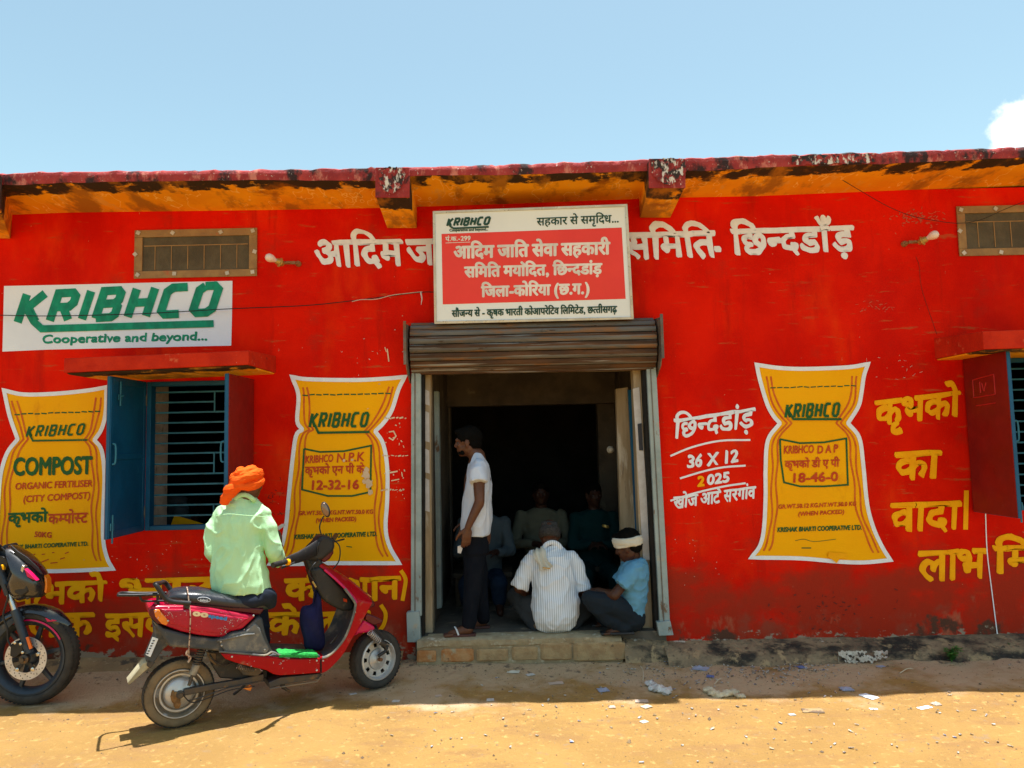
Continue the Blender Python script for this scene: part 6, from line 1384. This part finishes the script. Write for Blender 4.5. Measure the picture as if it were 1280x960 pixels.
hand(mb, PP(748, 738, D+.05), (-.8, .3, -.1), (0, -.3, 1), (0, 1, .2), .6, .95); hand(mb, PP(752, 740, D+.12), (-.8, -.3, 0), (0, 0, 1), (0, -1, 0), .6, .95)
for dd, kx, ax_ in ((-.10, 736, 782), (.14, 738, 770)):
    a_ = PP(ax_, 788, D+dd); a_.z = FZ+.05; mb.chain([(PP(790, 774, D+dd*.4), .07), (PP(766, 757, D+dd), .05), (PP(kx+2, 749.5, D+dd), .04), (PP((kx+ax_)/2, 772, D+dd), .04), (a_, .034)]); mb.chain([(a_, .034), (a_+Vector((-.05, 0, -.018)), .030), (a_+Vector((-.12, -.01, -.03)), .022)])
    for k in range(5): mb.cap(a_+Vector((-.12, -.036+.016*k, -.034)), .011, a_+Vector((-.155+.006*k, -.038+.017*k, -.037)), .009, 8)
fuse('body', mb, M['skin2'], p4, .006, 3); eyes(T_, p4, .95); hair(T_, B_, p4, M['hair'], 1.03)
mb = MB()
for dd, kx, ax_ in ((-.09, 738, 783), (.14, 740, 772)):
    mb.chain([(PP(790, 772, D+dd*.4), .10), (PP(766, 757, D+dd), .088), (PP(kx, 749, D+dd), .066)]); mb.chain([(PP(kx, 749, D+dd), .066), (PP((kx+ax_)/2, 772, D+dd), .066), (PP(ax_-3, 785, D+dd), .052)])
fuse('trousers', mb, M['slatejean'], p4, .009, 3, (.008, 8, (1, 1, 1.3), 9))
for dd, ax_ in ((-.10, 782), (.14, 770)):
    a_ = PP(ax_, 788, D+dd); mb = MB(); mb.box((a_.x-.06, a_.y, FZ+.012), (.24, .085, .02)); sd = mb.build('slipper', M['bplast'], p4, bevel=.008)
mb = MB(); hb = T_(-.008, 0, .030)
up_ = (B_ @ Vector((-.30, 0, 1))).normalized(); e1 = (B_ @ Vector((1, 0, .30))).normalized(); e2 = B_ @ Vector((0, 1, 0))
for k, (dz, rr0, r_) in enumerate(((-.012, 1.0, .016), (.004, 1.02, .017), (.020, 1.0, .015), (-.026, .97, .012))):
    q = [hb+e1*.098*rr0*math.cos(a)+e2*.084*rr0*math.sin(a)+up_*(dz+.006*math.sin(2*a+k)) for a in [2*math.pi*j/26 for j in range(27)]]; mb.tube(q, r_, 8)
mb.ell(T_(.085, -.03, .045), (.022, .03, .022), B_); fuse('headband', mb, M['cream'], p4, .006, 1, (.004, 22, (.5, .5, 2.2), 4))

# --- people inside
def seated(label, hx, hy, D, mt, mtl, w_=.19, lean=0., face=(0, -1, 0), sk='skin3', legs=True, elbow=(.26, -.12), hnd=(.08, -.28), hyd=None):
    """a seated figure facing the door, hands resting in front"""
    hc = PP(hx, hy, D); nk = hc+Vector((0, .02, -.13)); pv = Vector((hc.x, D-5.5+.05, hc.z-.66)); p = person(label, (hc.x, D-5.5, FZ))
    mb = MB(); rr = []
    for t, w, d in ((0, .15, .11), (.25, .16, .12), (.5, .17, .12), (.75, w_, .12), (.88, w_*.95, .10), (.96, w_*.62, .075), (1, .06, .055)): rr.append(ering(pv+(nk-pv)*t, (w, 0, 0), (0, d, 0)))
    mb.loft(rr)
    for s in (-1, 1):
        sh = nk+Vector((s*w_*.92, .0, -.075)); el = sh+Vector((s*(elbow[0]-w_), elbow[1], -.24)); wr_ = Vector((hc.x+s*hnd[0], el.y+hnd[1]+.04, el.z+.02)); mb.chain([(sh, .058), (el, .05), (el+(wr_-el)*.75, .04)])
    fuse('shirt', mb, mt, p, .011, 3, (.009, 7, (1, 1, 1.1), hx))
    mb = MB(); T_, B_ = head(mb, hc, face, .95); mb.chain([(hc-Vector((0, -.01, .05)), .052), (nk, .055), (nk-Vector((0, 0, .12)), .09), (pv, .10)])
    for s in (-1, 1):
        sh = nk+Vector((s*w_*.92, .0, -.075)); el = sh+Vector((s*(elbow[0]-w_), elbow[1], -.24)); wr_ = Vector((hc.x+s*hnd[0], el.y+hnd[1]+.04, el.z+.02)); mb.chain([(sh, .045), (el, .036), (wr_, .026)]); hand(mb, wr_, (-s*.7, -.5, 0), (0, 0, 1), (0, -1, 0), .5, .95)
        if legs: mb.chain([(pv+Vector((s*.09, 0, -.02)), .08), (pv+Vector((s*.13, -.42, .0)), .055), (Vector((hc.x+s*.13, pv.y-.42, FZ+.06)), .036), (Vector((hc.x+s*.14, pv.y-.55, FZ+.03)), .026)])
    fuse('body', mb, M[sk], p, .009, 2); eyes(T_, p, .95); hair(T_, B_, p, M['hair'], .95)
    if legs:
        mb = MB()
        for s in (-1, 1): mb.chain([(pv+Vector((s*.08, 0, -.02)), .10), (pv+Vector((s*.13, -.42, .0)), .073), (Vector((hc.x+s*.13, pv.y-.42, FZ+.10)), .055)])
        fuse('trousers', mb, mtl, p, .012, 2, (.007, 8, (1, 1, 1), 2))
    return p
seated('man in a khaki shirt seated inside behind the squatting man, arms folded on his knees', 676, 617, 6.95, M['khaki'], M['navy'], .20, hnd=(.05, -.22), elbow=(.27, -.10))
seated('man in a blue grey shirt and jeans seated inside behind the standing man', 604, 624, 6.5, M['bluegrey'], M['bluejean'], .19, face=(.3, -1, -.2), hnd=(.10, -.2), elbow=(.24, -.08))
p7 = seated('figure in teal clothes seated in the dark inside, right of the khaki shirted man', 742, 618, 6.75, M['tealcloth'], M['tealcloth'], .18, face=(.3, -1, -.1), hnd=(.02, -.14), elbow=(.22, -.08))
mb = MB(); q = PP(757, 658, 6.5); mb.lathe(q, (.3, .2, 1), [(.03, -.01), (.034, 0), (.03, .01)], 16); mb.build('bracelet', M['brass'], p7, smooth=True)
# figure bent over inside the left window
p8 = person('person in a pale blue shirt bent over inside the left window', (P(213, 650, 6.3).x, .8, FZ))
mb = MB(); D = 6.3
mb.chain([(PP(198, 668, D), .17), (PP(205, 648, D), .17), (PP(216, 638, D), .14), (PP(226, 632, D), .09)]); mb.cap(PP(226, 640, D-.1), .07, PP(232, 662, D-.1), .06)
fuse('shirt', mb, M['bluegrey'], p8, .011, 4, (.012, 7, (1, 1, 1), 9))
mb = MB(); hc = PP(238, 640, D+.02); T_, B_ = head(mb, hc, Vector((.8, -.1, -.7)), .95); mb.chain([(hc, .06), (PP(220, 645, D), .08), (PP(198, 670, D), .12)]); fuse('body', mb, M['skin2'], p8, .009, 2); hair(T_, B_, p8, M['hair'], .95)
mb = MB(); A_ = [PP(x, y, 5.95) for x, y in ((211, 663), (218, 644), (262, 657), (258, 668))]; mb.prism(A_, [a+Vector((0, .01, 0)) for a in A_]); top('yellow_folder', mb, M['yellow'], 'bright yellow sheet leaning behind the bars of the left window', 'folder')
# benches inside
def stool(x, y, D, w_, label):
    c = PP(x, y, D); T2 = thing('bench', label, 'bench', (c.x, c.y, FZ)); h = c.z-FZ
    mb = MB(); mb.box((c.x, c.y, c.z-.02), (w_, .35, .04)); mb.build('seat', M['bench'], T2, bevel=.004)
    for sx in (-1, 1):
        for sy in (-1, 1): mb = MB(); mb.box((c.x+sx*(w_/2-.04), c.y+sy*.13, FZ+(h-.042)/2), (.045, .045, h-.042)); mb.build('leg', M['bench'], T2, bevel=.003)
stool(676, 712, 7.0, .6, 'wooden bench under the khaki shirted man inside'); stool(604, 712, 6.55, .5, 'wooden bench under the man in jeans inside'); stool(742, 705, 6.8, .5, 'wooden bench under the teal clad figure inside')
# ---------------------------------------------------------------- litter, weeds
M['plastic'] = mat('thin_plastic', (.62, .60, .58), .35, (.48, .45, .42), 30, spec=.5); M['sackcloth'] = mat('dirty_sacking', (.62, .55, .40), .8, (.48, .40, .27), 25, bump=.4)
M['bluepaper'] = mat('blue_wrapper', (.12, .18, .42), .5); M['bluegreyp'] = mat('blue_grey_paper', (.35, .38, .50), .7); M['redpaper'] = mat('red_wrapper', (.55, .04, .05), .5); M['pinkpaper'] = mat('pale_scrap', (.55, .42, .33), .8)
def scrap(px, py, w_, h_, mt, label, cat='litter', name='paper_scrap', hump=.4, seed=0, rot=0., group=None):
    c = G(px, py, 0); c.z = gh(c.x, c.y); D = c.y+5.5; W_ = w_*D/FPX; dp = h_*D/FPX*D/1.6*.55
    rnd = random.Random(seed+px*7); mb = MB(); n = 10; vs = []
    ca, sa = math.cos(rot), math.sin(rot)
    for j in range(n+1):
        for i in range(n+1):
            u, v = i/n-.5, j/n-.5; k = 1-.25*noise.noise(Vector((math.atan2(v, u)*1.3, seed, px)))
            x = u*W_*k; y = v*dp*k; z = .004+hump*W_*(.5-max(abs(u), abs(v)))*(.6+.8*noise.noise(Vector((u*4, v*4, px))))+.12*W_*hump*abs(noise.noise(Vector((u*9, v*9, px+3))))
            vs.append(c+Vector((x*ca-y*sa, x*sa+y*ca, max(.003, z))))
    m = n+1; vb = [v-Vector((0, 0, .0025)) for v in vs]; fs = [(j*m+i, j*m+i+1, (j+1)*m+i+1, (j+1)*m+i) for j in range(n) for i in range(n)]
    mb.add(vs, fs); mb.add(vb, [f[::-1] for f in fs])
    N = len(vs); ring = [i for i in range(m)]+[j*m+n for j in range(1, m)]+[n*m+i for i in range(n-1, -1, -1)]+[j*m for j in range(n-1, 0, -1)]
    mb.f += [(ring[i], ring[(i+1) % len(ring)], N+ring[(i+1) % len(ring)], N+ring[i]) for i in range(len(ring))]
    return top(name, mb, M[mt], label, cat, group, smooth=True)
for k, a in enumerate([
 (754, 864, 13, 8, 'bluegreyp', 'crumpled pale blue paper at the shade line in front of the doorstep', 'paper', 'crumpled_paper', .5),
 (876, 840, 18, 8, 'bluegreyp', 'blue wrapper in the shade below the white signature', 'wrapper', 'wrapper', .4),
 (842, 825, 8, 6, 'redpaper', 'small red wrapper beside the broken end of the doorstep', 'wrapper', 'wrapper', .5),
 (947, 824, 18, 9, 'bplast', 'black plastic rag against the plinth right of the doorway', 'rag', 'rag', .4),
 (888, 849, 9, 5, 'bluepaper', 'small dark blue wrapper just below the larger blue one', 'wrapper', 'wrapper', .4),
 (1058, 862, 15, 8, 'bluegreyp', 'folded grey paper just left of the white paper square', 'paper', 'paper_scrap', .5),
 (1086, 870, 13, 12, 'white', 'flat white paper square in the sunlight below the lime patch', 'paper', 'paper_scrap', .12),
 (1156, 886, 18, 5, 'white', 'long white paper strip on sunlit soil', 'paper', 'paper_scrap', .12),
 (1170, 882, 10, 6, 'pinkpaper', 'pale stone coloured lump beside the long white strip', 'stone', 'stone', .9),
 (1101, 837, 10, 3, 'bluegreyp', 'thin pale paper strip at the foot of the plinth near the weed', 'paper', 'paper_scrap', .2),
 (1002, 838, 9, 5, 'bluepaper', 'tiny blue wrapper among the gravel under the third sack', 'wrapper', 'wrapper', .4),
 (441, 869, 9, 3, 'plastic', 'thin pale scrap in the shade by the scooter front wheel', 'litter', 'paper_scrap', .2),
 (495, 877, 9, 4, 'plastic', 'flattened pale scrap on the sunlit soil below the front wheel', 'litter', 'paper_scrap', .2),
 (548, 872, 8, 4, 'pinkpaper', 'pinkish scrap at the shade line left of the doorstep middle', 'litter', 'paper_scrap', .3),
 (613, 876, 9, 5, 'plastic', 'whitish scrap on the sunlit soil below the left half of the doorstep', 'litter', 'paper_scrap', .3),
 (642, 845, 15, 5, 'cream', 'yellow and cream wrapper in the shade below the doorstep', 'wrapper', 'wrapper', .3),
 (663, 847, 10, 4, 'plastic', 'small white wrapper right of the cream wrapper below the doorstep', 'wrapper', 'wrapper', .3),
 (695, 856, 18, 5, 'pinkpaper', 'pale torn paper in the shade below the doorstep', 'paper', 'paper_scrap', .2),
 (224, 907, 8, 3, 'white', 'small white scrap under the rear wheel of the scooter', 'litter', 'paper_scrap', .3),
 (802, 877, 16, 6, 'pinkpaper', 'brown torn paper lying left of the clear plastic bag', 'paper', 'paper_scrap', .3),
 (808, 884, 12, 6, 'sackcloth', 'beige torn paper lying just below the clear plastic bag', 'paper', 'paper_scrap', .3),
 (765, 884, 8, 5, 'pinkpaper', 'small tan scrap on the sunlit soil below the crumpled blue paper', 'litter', 'paper_scrap', .3),
 (805, 902, 9, 5, 'cream', 'cream scrap on sunlit soil near the bottom edge', 'litter', 'paper_scrap', .3),
 (990, 893, 8, 4, 'plastic', 'tiny white scrap left of the shoe print in the soil', 'litter', 'paper_scrap', .3),
 (1016, 888, 24, 9, 'grit', 'dark shoe print shaped patch of pressed soil under the third sack', 'footprint', 'footprint', .03),
 (1092, 885, 9, 3, 'white', 'small white sliver below the white paper square', 'litter', 'paper_scrap', .2)]):
    scrap(*a[:5], a[5], a[6], a[7], a[8], seed=k, rot=random.uniform(-.5, .5))
def lump(pts, mt, label, name, cat, seed, amp=.010):
    q = [G(x, y) for x, y, r in pts]; c = sum(q, Vector())/len(q); c.z = 0; mb = MB(); T4 = None
    for k, ((x, y, r), p) in enumerate(zip(pts, q)):
        p.z = gh(p.x, p.y)+r*.45; mb.ell(p, (r*1.35, r, r*.62))
        if k: mb.cap(q[k-1], r*.5, p, r*.5, 8)
    mb.v = [v-c for v in mb.v]; o = fuse(name, mb, M[mt], None, .0045, 1, (amp, 24, (1, 1, 1.6), seed)); o.location = c; return tag(o, label, cat)
lump([(814, 858, .030), (819, 863, .036), (826, 866, .036), (833, 868, .026), (836, 864, .02)], 'plastic', 'crumpled clear plastic bag on the shade line right of the doorstep', 'plastic_bag', 'plastic bag', 3, .013)
lump([(886, 866, .030), (893, 869, .032), (901, 870, .026), (909, 869, .030), (917, 867, .028), (924, 870, .022), (931, 871, .010)], 'sackcloth', 'twisted cream cloth bag lying on the shade line below the wall', 'cloth_scrap', 'cloth bag', 6, .010)
# small mixed rubbish along the plinth and by the step
mb = MB()
for i in range(560):
    if i < 330: px, py = random.gauss(960, 55), random.gauss(838, 9)
    elif 430 <= i < 500: px, py = random.uniform(480, 1280), random.uniform(870, 960)
    elif i < 430: px, py = random.gauss(850, 40), random.gauss(845, 10)
    else: px, py = random.uniform(500, 1270), random.uniform(835, 900)
    if py < 822: continue
    c = G(px, py, 0); c.z = gh(c.x, c.y)+.004; a = random.uniform(0, 3.1); L_1 = random.uniform(.003, .014); L_2 = random.uniform(.002, .006); t = Vector((math.cos(a), math.sin(a), random.uniform(-.2, .3))); s = Vector((-math.sin(a), math.cos(a), random.uniform(-.3, .3)))
    q = [c+t*L_1+s*L_2, c-t*L_1+s*L_2, c-t*L_1-s*L_2, c+t*L_1-s*L_2]; mb.prism(q, [p+Vector((0, 0, .003)) for p in q])
o = mb.build('rubbish', mat('mixed_rubbish', (.50, .47, .42), .7, (.16, .12, .09), 55, thr=(.46, .54), layers=(((.10, .16, .38), 40, .60, .62), ((.5, .34, .15), 47, .58, .62))), normals=False); o['kind'] = 'stuff'; o['label'] = 'tiny scraps and chips swept against the wall'
def twig(x0, y0, x1, y1, label):
    a, b = G(x0, y0), G(x1, y1); a.z = gh(a.x, a.y)+.008; b.z = gh(b.x, b.y)+.010; mb = MB(); m = (a+b)/2+Vector((.012, .01, .012)); mb.tube(smoothpts([a, m, b], 5), .003, 5); top('dry_stalk', mb, M['sackcloth'], label, 'stalk', smooth=True)
twig(801, 839, 804, 856, 'dry straw stalk between the doorstep end and the plastic bag'); twig(893, 858, 902, 853, 'thin dry stalk touching the cream cloth bag'); twig(1125, 845, 1142, 842, 'short dry stalk at the plinth foot')
M['leaf'] = mat('leaf_green', (.07, .22, .03), .6, (.04, .13, .02), 30)
def weed(px, py, h, n, label):
    c = G(px, py); T3 = thing('weed', label, 'plant', tuple(c+Vector((0, 0, gh(c.x, c.y))))); c.z = gh(c.x, c.y); st = MB(); lf = MB()
    for i in range(n):
        a = random.uniform(0, 6.28); L = h*random.uniform(.5, 1); tip = c+Vector((math.cos(a)*L*.6, math.sin(a)*L*.5, L*.9)); m = c+Vector((math.cos(a)*L*.2, math.sin(a)*L*.2, L*.6)); q = smoothpts([c, m, tip], 4); st.tube(q, .0018, 4)
        for p in q[2:]:
            for k in range(3):
                b_ = random.uniform(0, 6.28); d = Vector((math.cos(b_), math.sin(b_), random.uniform(-.2, .5))).normalized(); s = d.cross(Vector((0, 0, 1))).normalized(); l = h*random.uniform(.16, .28)
                lf.add([p, p+d*l*.5+s*l*.28, p+d*l, p+d*l*.5-s*l*.28+Vector((0, 0, l*.08))], [(0, 1, 2, 3)])
    st.build('stem', M['leaf'], T3); o = lf.build('foliage', M['leaf'], T3, normals=False); o['kind'] = 'stuff'
weed(1190, 832, .11, 14, 'bright green weed growing at the foot of the plinth on the right'); weed(1263, 822, .08, 9, 'small dark weed at the foot of the plinth by the right edge')
weed(1283, 823, .07, 6, 'tiny weed cut by the right edge of the photo')
